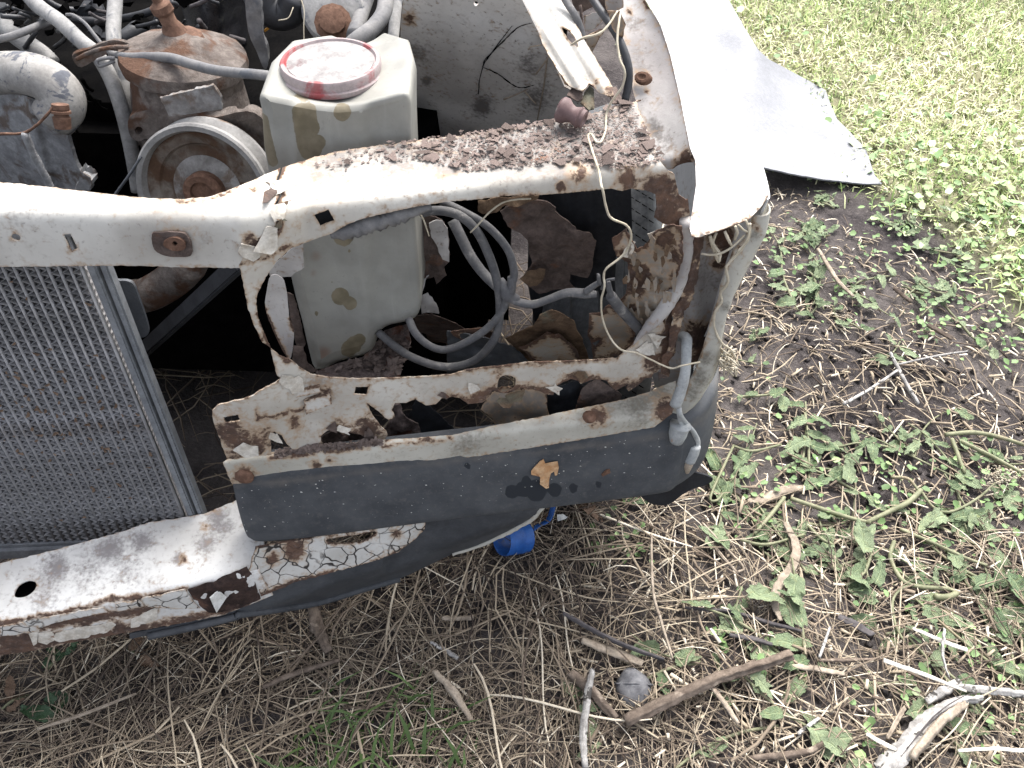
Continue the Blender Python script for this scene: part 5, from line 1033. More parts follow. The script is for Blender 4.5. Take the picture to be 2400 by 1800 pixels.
# dry tendrils
def tendril(name, segs, w, label):
    P = np.array([PY(q(t, x, y), Y)[0] for t, x, y, Y in segs]); r = w / 2 / 3.456 / FPX * 1.0
    return tag(tube(name, P, [r, r * 1.15, r, r * .9], MT['twine'], None, n=6, rough=.08), label, 'tendril')
def topY(t, x, y, lift=.012): return float(pts(q(t, x, y), shift(hp_surf0, -lift))[0][1])
sg = [('T3', 1160, 80, .90), ('T3', 1140, 200, .88), ('T3', 1130, 330, .865), ('T3', 1150, 480, .85), ('T3', 1190, 580, .84), ('T3', 1170, 700, .84), ('T3', 1080, 830, .84)]
for (x, y) in [(1040, 930), (1035, 1050), (1000, 1145), (960, 1150), (920, 1090), (892, 1105), (920, 1200), (958, 1320), (984, 1400)]: sg.append(('T3', x, y, topY('T3', x, y, .006)))
sg += [('T3', 1000, 1500, .715), ('T7', 1012, 160, .71), ('T7', 1040, 300, .71), ('T7', 1080, 385, .71), ('T7', 1200, 440, .71), ('T7', 1240, 510, .71), ('T7', 1230, 590, .71), ('T7', 1170, 690, .71), ('T7', 1045, 790, .705), ('T7', 1020, 850, .705), ('T7', 1025, 940, .70),
       ('T7', 1000, 1050, .70), ('T7', 1010, 1200, .70), ('T7', 1070, 1350, .70), ('T7', 1160, 1450, .69), ('T7', 1280, 1475, .69), ('T7', 1400, 1530, .69), ('T7', 1560, 1600, .70), ('T7', 1650, 1580, .70), ('T7', 1800, 1550, .71)]
tendril('dry_tendril', sg, 17, 'long pale dry tendril hanging down across the headlight opening')
tendril('dry_tendril', [('T3', 760, 362, .90), ('T3', 850, 310, .89), ('T3', 980, 272, .89), ('T3', 1060, 200, .90), ('T3', 1130, 90, .92)], 17, 'short pale dry tendril caught in the slot of the wing rail')
tendril('dry_tendril', [('T7', -60, 500, .74), ('T7', 0, 440, .74), ('T7', 90, 340, .74), ('T7', 200, 260, .74), ('T7', 320, 232, .74), ('T7', 430, 228, .745)], 13, 'thin curved dry tendril over the cable loops at top of the opening')
tendril('dry_tendril', [('T6', 1460, 330, .745), ('T6', 1500, 410, .74), ('T6', 1540, 530, .74)], 11, 'short straight dry tendril beside the reservoir')
pk_t = [[(1880, 530), (1900, 600), (1950, 740)], [(1930, 505), (1905, 590), (1960, 670), (1955, 735)], [(1810, 672), (1900, 682), (1990, 660), (2080, 600), (2160, 520)], [(2000, 490), (2030, 560), (2055, 605)], [(2085, 450), (2100, 500), (2080, 560)],
        [(2110, 440), (2150, 480), (2200, 500)], [(2205, 430), (2195, 540), (2130, 640), (2030, 750), (2010, 800), (2025, 900), (1965, 990), (1975, 1060), (1920, 1150), (1915, 1270), (1970, 1390), (2050, 1450), (2090, 1520)], [(2170, 400), (2195, 470), (2180, 560), (2100, 660)]]
for k, xy in enumerate(pk_t):
    d = .752 - .012 if k != 6 else .745
    tendril('dry_tendril', [('T7', x, y, d + .004 * math.sin(i * 1.3 + k)) for i, (x, y) in enumerate(xy)], (26, 22, 18, 22, 22, 18, 22, 16)[k], ['broad dry tendril hanging in the indicator pocket, leftmost', 'kinked dry tendril with swollen tip in the indicator pocket', 'dry tendril arching level across the indicator pocket', 'short dry tendril under the fender tip',
        'short dry tendril under the fender tip, nearest the lip', 'tiny looping dry tendril at top of the indicator pocket', 'long dry tendril running down the fender lip', 'curved dry tendril beside the long one at the fender lip'][k])
tg = []
for i in range(9):
    c = q('T8', 300, 950)[0]; gg2 = np.random.default_rng(60 + i); P = [(c[0] + gg2.normal(0, 14), c[1] + gg2.normal(0, 16)) for _ in range(6)]
    tg.append(tube_mesh([PY(p, .745 + gg2.normal(0, .01))[0] for p in P], .0011, n=5))
tag(joined('tendril_tangle', tg, MT['twine'], None), 'small tangle of dry tendrils at the fender lip above the bumper corner', 'tendril')

# ------------------------------------------------------------------ white panel lying on the grass
pnl_z = lambda X, Y: .012 + .22 * np.clip(.86 - X, 0, 1.2) + .05 * np.exp(-((X - .62 - .25 * (Y - 2.2)) / .10) ** 2) * np.clip((Y - 1.9) / .5, 0, 1)
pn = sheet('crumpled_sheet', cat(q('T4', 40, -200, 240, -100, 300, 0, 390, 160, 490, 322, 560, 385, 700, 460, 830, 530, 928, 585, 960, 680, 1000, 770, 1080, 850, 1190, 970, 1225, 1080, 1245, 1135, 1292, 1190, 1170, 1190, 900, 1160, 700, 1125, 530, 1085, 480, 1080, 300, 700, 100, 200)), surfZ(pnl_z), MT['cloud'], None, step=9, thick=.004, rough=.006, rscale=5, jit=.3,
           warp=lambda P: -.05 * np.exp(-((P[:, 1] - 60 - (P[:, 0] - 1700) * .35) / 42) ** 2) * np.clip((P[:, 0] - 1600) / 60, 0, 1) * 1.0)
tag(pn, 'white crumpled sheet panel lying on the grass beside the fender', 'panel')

exec_later = None
# ------------------------------------------------------------------ litter on the ground
def gz(X): return ground_z(X[:, 0], X[:, 1]) - .001
def scatter(n, accept, box=(-1.6, 2.4, .25, 3.3)):
    out = []; tot = 0
    while tot < n:
        P = np.stack([RNG.uniform(box[0], box[1], 4000), RNG.uniform(box[2], box[3], 4000)], 1); X = np.concatenate([P, np.zeros((4000, 1))], 1)
        px = project(X); k = accept(px, X); X = X[k]; out.append(X); tot += len(X)
    X = np.concatenate(out)[:n]; X[:, 2] = gz(X); return X
def stalks(X, length, rad, tone, lift=.008, segs=4, curv=.5, sides=3, yaw=None, tilt=None):
    n = len(X); yaw = RNG.uniform(0, 2 * np.pi, n) if yaw is None else yaw; L = length; k = RNG.normal(0, curv, n); k2 = RNG.normal(0, curv * .5, n)
    s = np.linspace(0, 1, segs + 1); V = np.zeros((n, segs + 1, sides, 3)); pos = np.zeros((n, segs + 1, 3))
    p = np.stack([-np.cos(yaw) * L * .5, -np.sin(yaw) * L * .5, np.zeros(n)], 1) + X; a = yaw - k * .5
    tl = RNG.normal(0, .12, n) if tilt is None else tilt
    base = RNG.uniform(.15, 1, n) * lift; h0 = base
    for i in range(segs + 1):
        pos[:, i] = p; pos[:, i, 2] = X[:, 2] + np.maximum(h0 + tl * (s[i] - .5) * L + lift * .5 * np.sin(np.pi * s[i]), .0005)
        a = a + k / segs + k2 * (s[i] - .5); p = p + np.stack([np.cos(a) * L / segs, np.sin(a) * L / segs, 0 * a], 1)
    d = np.gradient(pos, axis=1); d /= np.linalg.norm(d, axis=2, keepdims=True) + 1e-9
    u = np.cross(d, [0, 0, 1.0]); u /= np.linalg.norm(u, axis=2, keepdims=True) + 1e-9; v = np.cross(u, d)
    for j in range(sides):
        an = 2 * math.pi * j / sides + .5; V[:, :, j] = pos + (math.cos(an) * u + math.sin(an) * v) * (rad[:, None, None] * np.interp(s, [0, .1, .8, 1], [.8, 1, .9, .45])[None, :, None])
    idx = np.arange(n * (segs + 1) * sides).reshape(n, segs + 1, sides); F = []
    for j in range(sides):
        a_, b_ = idx[:, :-1, j], idx[:, :-1, (j + 1) % sides]; c_, d_ = idx[:, 1:, (j + 1) % sides], idx[:, 1:, j]
        F.append(np.stack([a_.ravel(), b_.ravel(), c_.ravel(), d_.ravel()], 1))
    return V.reshape(-1, 3), np.concatenate(F), np.repeat(tone, (segs + 1) * sides)
def bigmesh(name, V, F, tone, mat):
    me = bpy.data.meshes.new(name); me.vertices.add(len(V)); me.vertices.foreach_set('co', np.asarray(V, np.float32).ravel())
    m = F.shape[1]; me.loops.add(F.size); me.loops.foreach_set('vertex_index', F.astype(np.int32).ravel()); me.polygons.add(len(F))
    me.polygons.foreach_set('loop_start', np.arange(0, F.size, m, dtype=np.int32)); me.update(calc_edges=True)
    at = me.attributes.new('tone', 'FLOAT', 'POINT'); at.data.foreach_set('value', np.asarray(tone, np.float32)); return link(name, me, mat)
U = RNG.uniform
line = lambda px, pts_: np.interp(px[:, 0], [p[0] for p in pts_], [p[1] for p in pts_])
inview = lambda px, X: (px[:, 0] > -250) & (px[:, 0] < 2650) & (px[:, 1] > -150) & (px[:, 1] < 2050)
low = lambda px, X: inview(px, X) & (px[:, 1] > line(px, [(-300, 1350), (700, 1250), (1300, 1130), (1750, 1180), (2500, 1250)]))
def a_dense(px, X):
    k = low(px, X); pr = np.clip(1.15 - (px[:, 0] - 900) / 1100, .3, 1) * np.clip(.65 + (px[:, 1] - 1350) / 900, .5, 1); return k & (U(0, 1, len(px)) < pr)
ncl = lambda n: n
X = scatter(5200, a_dense); n = len(X)
V, F, T = stalks(X, RNG.gamma(3.0, .03, n) + .02, np.clip(RNG.lognormal(-7.22, .45, n), .0004, .0028), np.clip(RNG.normal(.48, .26, n), 0, 1), lift=.016, curv=.5)
tag(bigmesh('straw_litter', V, F, T, MT['straw']), 'loose dry straw matted over the dark soil in front', 'straw', kind='stuff')
X = scatter(3600, lambda px, X: inview(px, X) & (px[:, 0] > 1500) & (px[:, 1] > line(px, [(1500, 450), (1800, 420), (2400, 720), (2700, 900)]))); n = len(X)
V, F, T = stalks(X, RNG.gamma(2.0, .009, n) + .006, np.abs(RNG.normal(.0011, .0005, n)) + .0005, np.clip(RNG.normal(.64, .26, n), 0, 1), lift=.006, curv=.2)
tag(bigmesh('straw_chips', V, F, T, MT['straw']), 'short straw chips strewn over the bare soil on the right', 'straw', kind='stuff')
X = scatter(620, lambda px, X: inview(px, X) & (px[:, 0] > 1500) & (px[:, 1] > line(px, [(1500, 650), (1900, 700), (2400, 900)]))); n = len(X)
V, F, T = stalks(X, U(.04, .15, n), np.abs(RNG.normal(.0009, .0004, n)) + .0005, np.clip(RNG.normal(.55, .25, n), 0, 1), lift=.010, curv=.5)
tag(bigmesh('straw_strands', V, F, T, MT['straw']), 'thin straw strands over the soil beside the car', 'straw', kind='stuff')
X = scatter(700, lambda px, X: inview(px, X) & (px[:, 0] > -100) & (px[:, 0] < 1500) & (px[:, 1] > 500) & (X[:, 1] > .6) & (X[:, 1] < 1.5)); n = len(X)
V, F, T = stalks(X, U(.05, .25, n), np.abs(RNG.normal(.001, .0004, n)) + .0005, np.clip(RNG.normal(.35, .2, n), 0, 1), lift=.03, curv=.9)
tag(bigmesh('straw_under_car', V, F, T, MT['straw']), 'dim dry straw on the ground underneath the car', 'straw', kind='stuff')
# individual long stalks
protos = []
for k in range(14):
    Xk = np.zeros((1, 3)); V, F, T = stalks(Xk, np.array([1.0]), np.array([.0085]), np.array([.25 + .75 * k / 14]), lift=.05, segs=9, curv=.5, sides=5, yaw=np.zeros(1)); V[:, 2] *= .6
    me = mesh('dry_stalk', V, F, True, {'tone': T}); me.materials.append(MT['straw']); protos.append(me)
def place_stalks(n, acc, lo, hi, label, group):
    X = scatter(n, acc)
    for i, p in enumerate(X):
        o = link('dry_stalk', protos[int(RNG.integers(14))]); s = U(lo, hi); o.scale = (s, s * U(.7, 1.1), s); w_ = U(1.0, 2.2)
        o.location = (p[0], p[1], p[2] + U(.008, .024)); o.rotation_euler = (RNG.normal(0, .05), RNG.normal(0, .06), U(0, 6.28)); tag(o, label, 'straw', group)
place_stalks(150, lambda px, X: low(px, X) & (px[:, 0] < 1350), .10, .26, 'long dry straw stalk in the matted straw below the bumper', 'long straw stalks below the bumper')
place_stalks(110, lambda px, X: low(px, X) & (px[:, 0] >= 1350), .08, .22, 'long dry straw stalk among the wilted weeds on the right', 'long straw stalks on the right')
# grass
def blades(X, L, W, tone, lean):
    n = len(X); yaw = U(0, 2 * np.pi, n); dx, dy = np.cos(yaw), np.sin(yaw); sx, sy = -dy, dx
    h = L * np.cos(lean); r = L * np.sin(lean); V = np.zeros((n, 5, 3)); z0 = X[:, 2] - .002
    V[:, 0] = np.stack([X[:, 0] + sx * W, X[:, 1] + sy * W, z0], 1); V[:, 1] = np.stack([X[:, 0] - sx * W, X[:, 1] - sy * W, z0], 1)
    V[:, 2] = np.stack([X[:, 0] + dx * r * .5 - sx * W * .9, X[:, 1] + dy * r * .5 - sy * W * .9, z0 + h * .7], 1); V[:, 3] = np.stack([X[:, 0] + dx * r * .5 + sx * W * .9, X[:, 1] + dy * r * .5 + sy * W * .9, z0 + h * .7], 1)
    V[:, 4] = np.stack([X[:, 0] + dx * r, X[:, 1] + dy * r, z0 + h * .85], 1)
    i = np.arange(n)[:, None] * 5; F = np.concatenate([i + [0, 1, 2], i + [0, 2, 3], i + [3, 2, 4]]); return V.reshape(-1, 3), F, np.repeat(tone, 5)
gacc = lambda px, X: (px[:, 0] > 1400) & (px[:, 0] < 2800) & (px[:, 1] > -200) & inpoly(px + RNG.normal(0, 35, px.shape), GRASS_PX)
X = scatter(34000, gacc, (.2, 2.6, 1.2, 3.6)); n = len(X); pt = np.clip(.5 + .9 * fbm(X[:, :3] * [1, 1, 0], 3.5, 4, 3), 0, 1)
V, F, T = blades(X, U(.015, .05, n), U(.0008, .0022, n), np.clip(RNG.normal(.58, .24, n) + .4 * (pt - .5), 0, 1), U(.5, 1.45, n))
tag(bigmesh('grass', V, F, T, MT['grassblade']), 'short trodden grass at the upper right, colour lightened for sunlight', 'grass', kind='stuff')
X = scatter(95, lambda px, X: inview(px, X) & inpoly(px, q('N', 700, 1620, 1000, 1620, 1150, 1850, 650, 1850))); n = len(X)
V, F, T = blades(X, U(.04, .12, n), U(.0014, .0030, n), np.clip(RNG.normal(.0, .03, n), 0, 1), U(.5, 1.3, n)); 
tag(bigmesh('grass_tuft', V, F, T, MT['grassblade']), 'dark green grass blades growing through the straw at bottom centre', 'grass', kind='stuff')
# small leaves as ground cover
def leaflets(X, L, tone):
    n = len(X); yaw = U(0, 6.28, n); d = np.stack([np.cos(yaw), np.sin(yaw), U(-.3, .5, n)], 1); s_ = np.stack([-np.sin(yaw), np.cos(yaw), RNG.normal(0, .3, n)], 1); W = L * U(.3, .5, n); b = X + [0, 0, .004] + np.stack([0 * L, 0 * L, U(0, .016, n)], 1)
    V = np.zeros((n, 6, 3)); V[:, 0] = b; V[:, 1] = b + d * (L * .35)[:, None] + s_ * W[:, None] + [0, 0, .002]; V[:, 2] = b + d * (L * .75)[:, None] + s_ * (W * .75)[:, None] + [0, 0, .001]
    V[:, 3] = b + d * L[:, None]; V[:, 4] = b + d * (L * .75)[:, None] - s_ * (W * .75)[:, None] + [0, 0, .001]; V[:, 5] = b + d * (L * .35)[:, None] - s_ * W[:, None] + [0, 0, .002]
    i = np.arange(n)[:, None] * 6; return V.reshape(-1, 3), np.concatenate([i + [0, 1, 2, 3], i + [0, 3, 4, 5]]), np.repeat(tone, 6)
CL = q('N', 1890, 620, 1960, 690, 1830, 600, 2100, 540, 2230, 650, 2260, 700, 2330, 780, 2160, 760, 2050, 560, 1700, 1170, 1760, 1230, 1850, 1090, 1980, 1060, 2090, 1080, 2160, 1170, 2250, 1090, 2340, 1130, 2380, 1230, 2220, 1260, 2060, 1190, 1950, 1180, 2050, 1370, 2200, 1330, 2340, 1400, 2390, 1500, 2290, 1520, 2150, 1610, 1880, 1620, 2010, 1760, 2330, 1690, 2390, 1620, 1740, 1560, 1690, 1500, 1430, 1150, 1410, 1240, 1480, 1280, 2140, 1440, 2260, 1200)
def wacc(px, X):
    d = np.min(np.hypot(px[:, None, 0] - CL[None, :, 0], px[:, None, 1] - CL[None, :, 1]), 1); return inview(px, X) & (U(0, 1, len(px)) < np.exp(-(d / 55) ** 2) * .9 + .015 * (px[:, 0] > 1650))
X = scatter(800, wacc); n = len(X)
V, F, T = leaflets(X, U(.006, .018, n), np.clip(RNG.normal(.3, .2, n), 0, 1)); tag(bigmesh('weed_leaflets', V, F, T, MT['smallleaf']), 'small green weed leaves mixed through the straw', 'weeds', kind='stuff')
X = scatter(1900, lambda px, X: gacc(px, X) & (U(0, 1, len(px)) < np.clip((px[:, 1] - 150) / 500, .1, 1)), (.2, 2.6, 1.2, 3.4)); n = len(X)
V, F, T = leaflets(X, U(.010, .030, n), np.clip(RNG.normal(.7, .2, n), 0, 1)); tag(bigmesh('clover_leaves', V, F, T, MT['smallleaf']), 'pale broad weed leaves growing through the grass', 'weeds', kind='stuff')
def chips(X, L, W, tone):
    n = len(X); yaw = U(0, 6.28, n); d = np.stack([np.cos(yaw), np.sin(yaw), RNG.normal(0, .1, n)], 1); s_ = np.stack([-np.sin(yaw), np.cos(yaw), RNG.normal(0, .2, n)], 1); h = np.array([0, 0, 1.0]); b = X + np.stack([0 * L, 0 * L, U(.004, .020, n)], 1); V = np.zeros((n, 8, 3))
    for k, (a, c, e) in enumerate(((-1, -1, 0), (1, -.6, 0), (1.06, .7, 0), (-1, 1, 0), (-1, -.8, 1), (.95, -.5, 1), (1, .5, 1), (-.95, .8, 1))): V[:, k] = b + d * (a * L / 2)[:, None] + s_ * (c * W / 2)[:, None] + h * (e * W * .45)[:, None]
    i = np.arange(n)[:, None] * 8; F = np.concatenate([i + f for f in ([3, 2, 1, 0], [4, 5, 6, 7], [0, 1, 5, 4], [1, 2, 6, 5], [2, 3, 7, 6], [3, 0, 4, 7])]); return V.reshape(-1, 3), F, np.repeat(tone, 8)
X = scatter(900, lambda px, X: inview(px, X) & (px[:, 0] > 1250) & (px[:, 1] > line(px, [(1250, 1300), (1700, 950), (2000, 800), (2600, 800)])) & (U(0, 1, len(px)) < .3 + .7 * np.clip((px[:, 1] - 1200) / 400, 0, 1))); n = len(X)
V, F, T = chips(X, np.abs(RNG.normal(.018, .013, n)) + .006, np.abs(RNG.normal(.0026, .0014, n)) + .001, np.clip(RNG.normal(.62, .33, n), 0, 1)); tag(bigmesh('wood_chips', V, F, T, MT['straw']), 'pale and dark wood chips scattered among straw on the right', 'wood chips', kind='stuff')
# soil clods
parts = []
X = scatter(1800, lambda px, X: inview(px, X) & (px[:, 1] > line(px, [(-300, 1350), (700, 1250), (1300, 1130), (1650, 600), (2500, 900)])))
for i, p in enumerate(X):
    s = U(.002, .009); g_ = RNG; v = [p + np.array([a, b, c]) * s * U(.7, 1.2) for a, b, c in ((1, 0, .2), (-1, .1, .2), (0, 1, .2), (.1, -1, .2), (.1, .1, .9), (0, 0, -.4))]
    parts.append((v, [(0, 2, 4), (2, 1, 4), (1, 3, 4), (3, 0, 4), (2, 0, 5), (1, 2, 5), (3, 1, 5), (0, 3, 5)]))
tag(joined('soil_clods', parts, MT['soil'], None), 'small dark soil crumbs between the straw', 'soil', kind='stuff')

# wilted weeds with stalks and lobed leaves
def leaf_mesh(k):
    g_ = np.random.default_rng(700 + k); nl = 16; V = []; rib = []; al = []; ac = []; wide = g_.uniform(.16, .34); lob = g_.integers(3, 6); bend = g_.uniform(-.9, .9); curl = g_.uniform(-.35, .35); fold = g_.uniform(-.1, .55); ph = g_.uniform(0, 6)
    for i in range(nl + 1):
        t = i / nl; tooth = (t * lob) % 1.0
        w_ = wide * math.sin(math.pi * min(1, t ** .75 * .96 + .04)) ** .7 * ((.55 + .65 * tooth ** .7) if k % 4 == 0 else (.78 + .32 * math.sin(math.pi * tooth) ** .6) if k % 4 == 1 else 1.0 + .06 * math.sin(20 * t + ph)) + .012
        a = bend * t; x = t * math.cos(a * .5); y0 = t * math.sin(a * .5); z = curl * t * t + .05 * math.sin(9 * t + ph)
        wob = g_.normal(0, .035, 2)
        for j, s in enumerate((-1, -.55, 0, .55, 1)):
            tw = .35 * math.sin(4 * t + ph) * s * w_
            V.append((x + abs(s) * .05 * g_.normal(), y0 + s * w_ * (1 - .25 * fold), z + abs(s) * w_ * fold + tw + (.05 * math.sin(17 * t + ph + 2 * s) + (wob[0] if s < 0 else wob[1])) * abs(s))); rib.append(1.0 if s == 0 else .0); al.append(t); ac.append(abs(s))
    F = [(i * 5 + j, (i + 1) * 5 + j, (i + 1) * 5 + j + 1, i * 5 + j + 1) for i in range(nl) for j in range(4)]
    me = mesh('leaf', V, F, True, {'rib': rib, 'along': al, 'across': ac}); me.materials.append(MT['leaf']); return me
LM = [leaf_mesh(k) for k in range(14)]
def weed(px, size, nleaf, label, seed, stems=1, spread=.5, group=None, mat=None, stemlen=.12):
    g_ = np.random.default_rng(seed); c = gpt([px])[0]; c[2] = ground_z(c[0], c[1])
    o = empty('wilted_weed', tuple(c), label, 'weed', group); used = 0
    for s in range(stems):
        a = g_.uniform(0, 6.28); L = stemlen * g_.uniform(.7, 1.4); k = g_.normal(0, .7); P = [c + [0, 0, .006]]
        for i in range(4):
            a += k / 4; P.append(P[-1] + np.array([math.cos(a) * L / 4, math.sin(a) * L / 4, g_.normal(.001, .003)]))
        P = np.array(P); P[:, 2] = np.maximum(P[:, 2], c[2] + .004); r = g_.uniform(.0016, .0032)
        tube('stem', P, [r, r * .9, r * .6], MT['stem'], o, n=6)
        m = nleaf // stems + (1 if s < nleaf % stems else 0)
        for j in range(m):
            t = (j + g_.uniform(.1, .9)) / m * 4; i0 = min(int(t), 3); p = P[i0] + (P[i0 + 1] - P[i0]) * (t - i0)
            lf = link('leaf', LM[int(g_.integers(14))], None, o); sz = size * g_.uniform(.45, 1.15); lf.scale = (sz, sz * g_.uniform(.8, 1.15), sz * g_.uniform(.35, .8))
            lf.location = Vector(p + [g_.normal(0, .008 * spread), g_.normal(0, .008 * spread), g_.uniform(.001, .009)]); lf.rotation_euler = (g_.normal(0, .18), g_.normal(-.02, .12), g_.uniform(0, 6.28))
            if mat: lf.material_slots[0].link = 'OBJECT'; lf.material_slots[0].material = mat
    return o
W = [((1880, 560), .050, 6, 2, 'fresh green lobed weed growing tall beside the fender'), ((1920, 640), .052, 9, 2, 'broad leafed wilted weed right of the fender, largest of its patch'), ((1830, 640), .045, 6, 2, 'wilted weed closest to the fender lip'),
     ((1990, 680), .045, 7, 2, 'wilted weed in the green patch right of the fender, beside the bent tan stick'), ((1930, 730), .042, 5, 1, 'wilted weed at the lower end of the green patch beside the fender'), ((2120, 580), .05, 4, 1, 'upright lobed weed leaves between grass and bare soil'),
     ((2060, 520), .042, 6, 2, 'weed at the grass edge above the wilted patch'), ((2160, 660), .048, 3, 1, 'lone pale weed with large leaf on bare soil'), ((2235, 690), .042, 6, 2, 'fresh green weed sprout on bare soil near right edge'), ((2110, 800), .042, 4, 1, 'flattened weed leaves above the forked twig'),
     ((2280, 780), .04, 5, 2, 'flattened weed right of the forked twig top'), ((1775, 850), .055, 2, 1, 'single large wilted leaf on soil near the bumper corner'), ((1730, 930), .04, 3, 1, 'small wilted weed touching the bumper corner'),
     ((1690, 1200), .060, 7, 2, 'wilted weed in front of the bumper liner'), ((1770, 1230), .055, 7, 2, 'long wilted weed trailing right from the bumper liner'), ((1740, 1085), .045, 4, 1, 'small lobed weed leaf right of the bumper corner'), ((1880, 1090), .058, 4, 1, 'folded large weed leaf at head of the long stems'),
     ((1900, 1130), .062, 5, 2, 'crumpled dark weed leaves in the long weed row'), ((2010, 1100), .045, 8, 3, 'tangled weed in the middle of the long weed row'), ((2060, 1170), .05, 7, 2, 'wilted weed below the tangle in the weed row'), ((2150, 1060), .045, 8, 3, 'wilted weed at the upper right of the weed row'),
     ((2260, 1120), .048, 8, 3, 'wilted weed with pale bleached leaf at right of the row'), ((2350, 1080), .045, 6, 2, 'wilted weed under the thick arching stem'), ((2200, 1220), .065, 7, 2, 'weed with very long strap leaves at right of the row'), ((2230, 1320), .085, 3, 1, 'very large smooth wilted leaf lying flat'),
     ((2330, 1260), .045, 6, 2, 'wilted weed near the right edge above the large leaf'), ((2110, 1290), .05, 4, 1, 'lobed weed leaf between bark strip and large leaf'), ((2150, 1350), .05, 3, 1, 'round lobed green leaf beside the thick cut stem'), ((2010, 1380), .055, 5, 1, 'trailing weed with folded long leaf'),
     ((2050, 1450), .055, 3, 1, 'upright triangular weed leaf below the trailing weed'), ((1890, 1350), .045, 3, 1, 'narrow weed leaf right of the curved bark strip'), ((2360, 1380), .045, 7, 3, 'dark green weed at right edge'), ((2380, 1450), .055, 4, 1, 'grey green hanging weed leaf at right edge'),
     ((2290, 1500), .05, 7, 3, 'rosette weed right of the white splinters'), ((2395, 1540), .05, 5, 2, 'rosette weed cut by the right edge'), ((2060, 1510), .042, 3, 1, 'small grey green leaf beside the charred chip'), ((1880, 1615), .06, 6, 2, 'dandelion like rosette beneath the pale split stick'), ((1800, 1600), .052, 4, 1, 'weed leaf beside the brown branch end'),
     ((2130, 1600), .045, 5, 2, 'weed under the long white splinter'), ((2150, 1660), .05, 5, 2, 'weed between the grey wood pieces'), ((1990, 1760), .055, 5, 1, 'toothed light green leaf at the bottom right centre'), ((1815, 1715), .045, 2, 1, 'two round leaves by the bottom twigs'), ((2330, 1720), .045, 6, 2, 'weed at the bottom right corner'),
     ((1960, 1790), .045, 4, 1, 'weed leaf cut by the bottom edge'), ((2380, 1600), .05, 5, 2, 'weed beside the pale broken wood at right edge'), ((1400, 1140), .045, 4, 1, 'wilted weed hanging under the bumper middle'), ((1460, 1180), .05, 4, 1, 'narrow wilted leaf under the bumper liner'), ((1400, 1230), .045, 5, 2, 'wilted weed right of the blue band'),
     ((1695, 1480), .045, 4, 1, 'young weed by the dark stick'), ((1640, 1560), .04, 4, 2, 'thin young weed right of the long stem'), ((1380, 1770), .045, 6, 2, 'feathery weed at the bottom centre')]
for i, (p, s, nl, st, lb) in enumerate(W): weed(p, s, nl + (nl // 3), lb, 900 + i, st, stemlen=.11 if i < 16 else .16)
g8 = np.random.default_rng(88)
for i in range(22):
    p = (g8.uniform(1800, 2330), g8.uniform(440, 800)) if i < 15 else (g8.uniform(1750, 2400), g8.uniform(1000, 1500))
    if p[1] < 430 + (p[0] - 1800) * .2: continue
    weed(p, .036, 5, 'small flattened green weed on the soil between fender and grass' if i < 15 else 'small flattened green weed among straw right of the bumper', 1200 + i, 2, group='small weeds beside the fender' if i < 15 else 'small weeds in the straw', stemlen=.06)
weed((100, 1570), .036, 5, 'dark green spotted weed below the left end of rail', 990, 1, mat=MT['leaf_dark'], stemlen=.05)
weed((165, 1600), .05, 4, 'large dark leaf with holes in straw at lower left', 991, 1, mat=MT['leaf_dark'], stemlen=.05)
weed((60, 1620), .04, 3, 'brown dead leaves beside the dark weed at lower left', 992, 1, mat=MT['leaf_brown'], stemlen=.04)
weed((1340, 1230), .055, 8, 'withered brown weed bunch right of the blue band', 993, 3, mat=MT['leaf_brown'], stemlen=.09)
weed((340, 1540), .04, 3, 'dark brown curled leaves in straw below the rail', 994, 1, mat=MT['leaf_brown'], stemlen=.04)
# cut green stems of the long weed row
ST = [([(1716, 1055), (1690, 1110), (1660, 1180), (1675, 1187), (1690, 1170)], 8, 'thin bent green stem beside the bumper corner'), ([(1715, 1057), (1760, 1066), (1830, 1045)], 8, 'thin green stem leading right from the bumper corner'), ([(1835, 1173), (1800, 1220), (1762, 1265)], 12, 'pale green stem crossing the left of weed row'),
      ([(1850, 1175), (1920, 1195), (1990, 1215), (2040, 1225)], 13, 'straight pale green stem in the weed row centre'), ([(2160, 1147), (2130, 1175), (2090, 1195), (2030, 1225)], 16, 'thick arching pale green stem in the weed row'), ([(2090, 1115), (2130, 1120), (2155, 1150)], 9, 'hooked stem above the thick arching stem'),
      ([(2160, 1150), (2190, 1190), (2230, 1200), (2290, 1170), (2330, 1135)], 8, 'long flowering stem with seed head'), ([(2215, 1020), (2280, 1015), (2340, 1025), (2410, 1045)], 13, 'thick tan stem arching at right edge'), ([(2250, 1035), (2320, 1070), (2410, 1120)], 12, 'straight stem below the tan arching stem'),
      ([(2230, 1030), (2245, 1070), (2260, 1110)], 12, 'short stub stem under the tan arching stem'), ([(2095, 1270), (2085, 1310), (2110, 1365), (2150, 1380), (2220, 1385), (2240, 1400)], 13, 'brown bent stem curving round the round leaf'), ([(2185, 1405), (2215, 1405), (2240, 1395)], 20, 'short thick hollow cut green stem'),
      ([(1890, 1240), (1920, 1270), (1950, 1285)], 10, 'pale cut stem right of the bark strip'), ([(1730, 1280), (1790, 1290), (1880, 1262)], 9, 'green stem lying above the curved bark strip'), ([(2040, 1300), (2020, 1350), (1975, 1385)], 9, 'forked thin green stem'), ([(2110, 1520), (2090, 1480), (2085, 1420), (2110, 1385), (2150, 1375)], 8, 'thin curved stem above the white splinter'),
      ([(2110, 1240), (2180, 1270), (2260, 1310), (2310, 1330)], 10, 'long midrib stem running to the right edge')]
def gpath(P, lift): 
    X = gpt(np.array(P, float)); X[:, 2] = ground_z(X[:, 0], X[:, 1]) + lift; return X
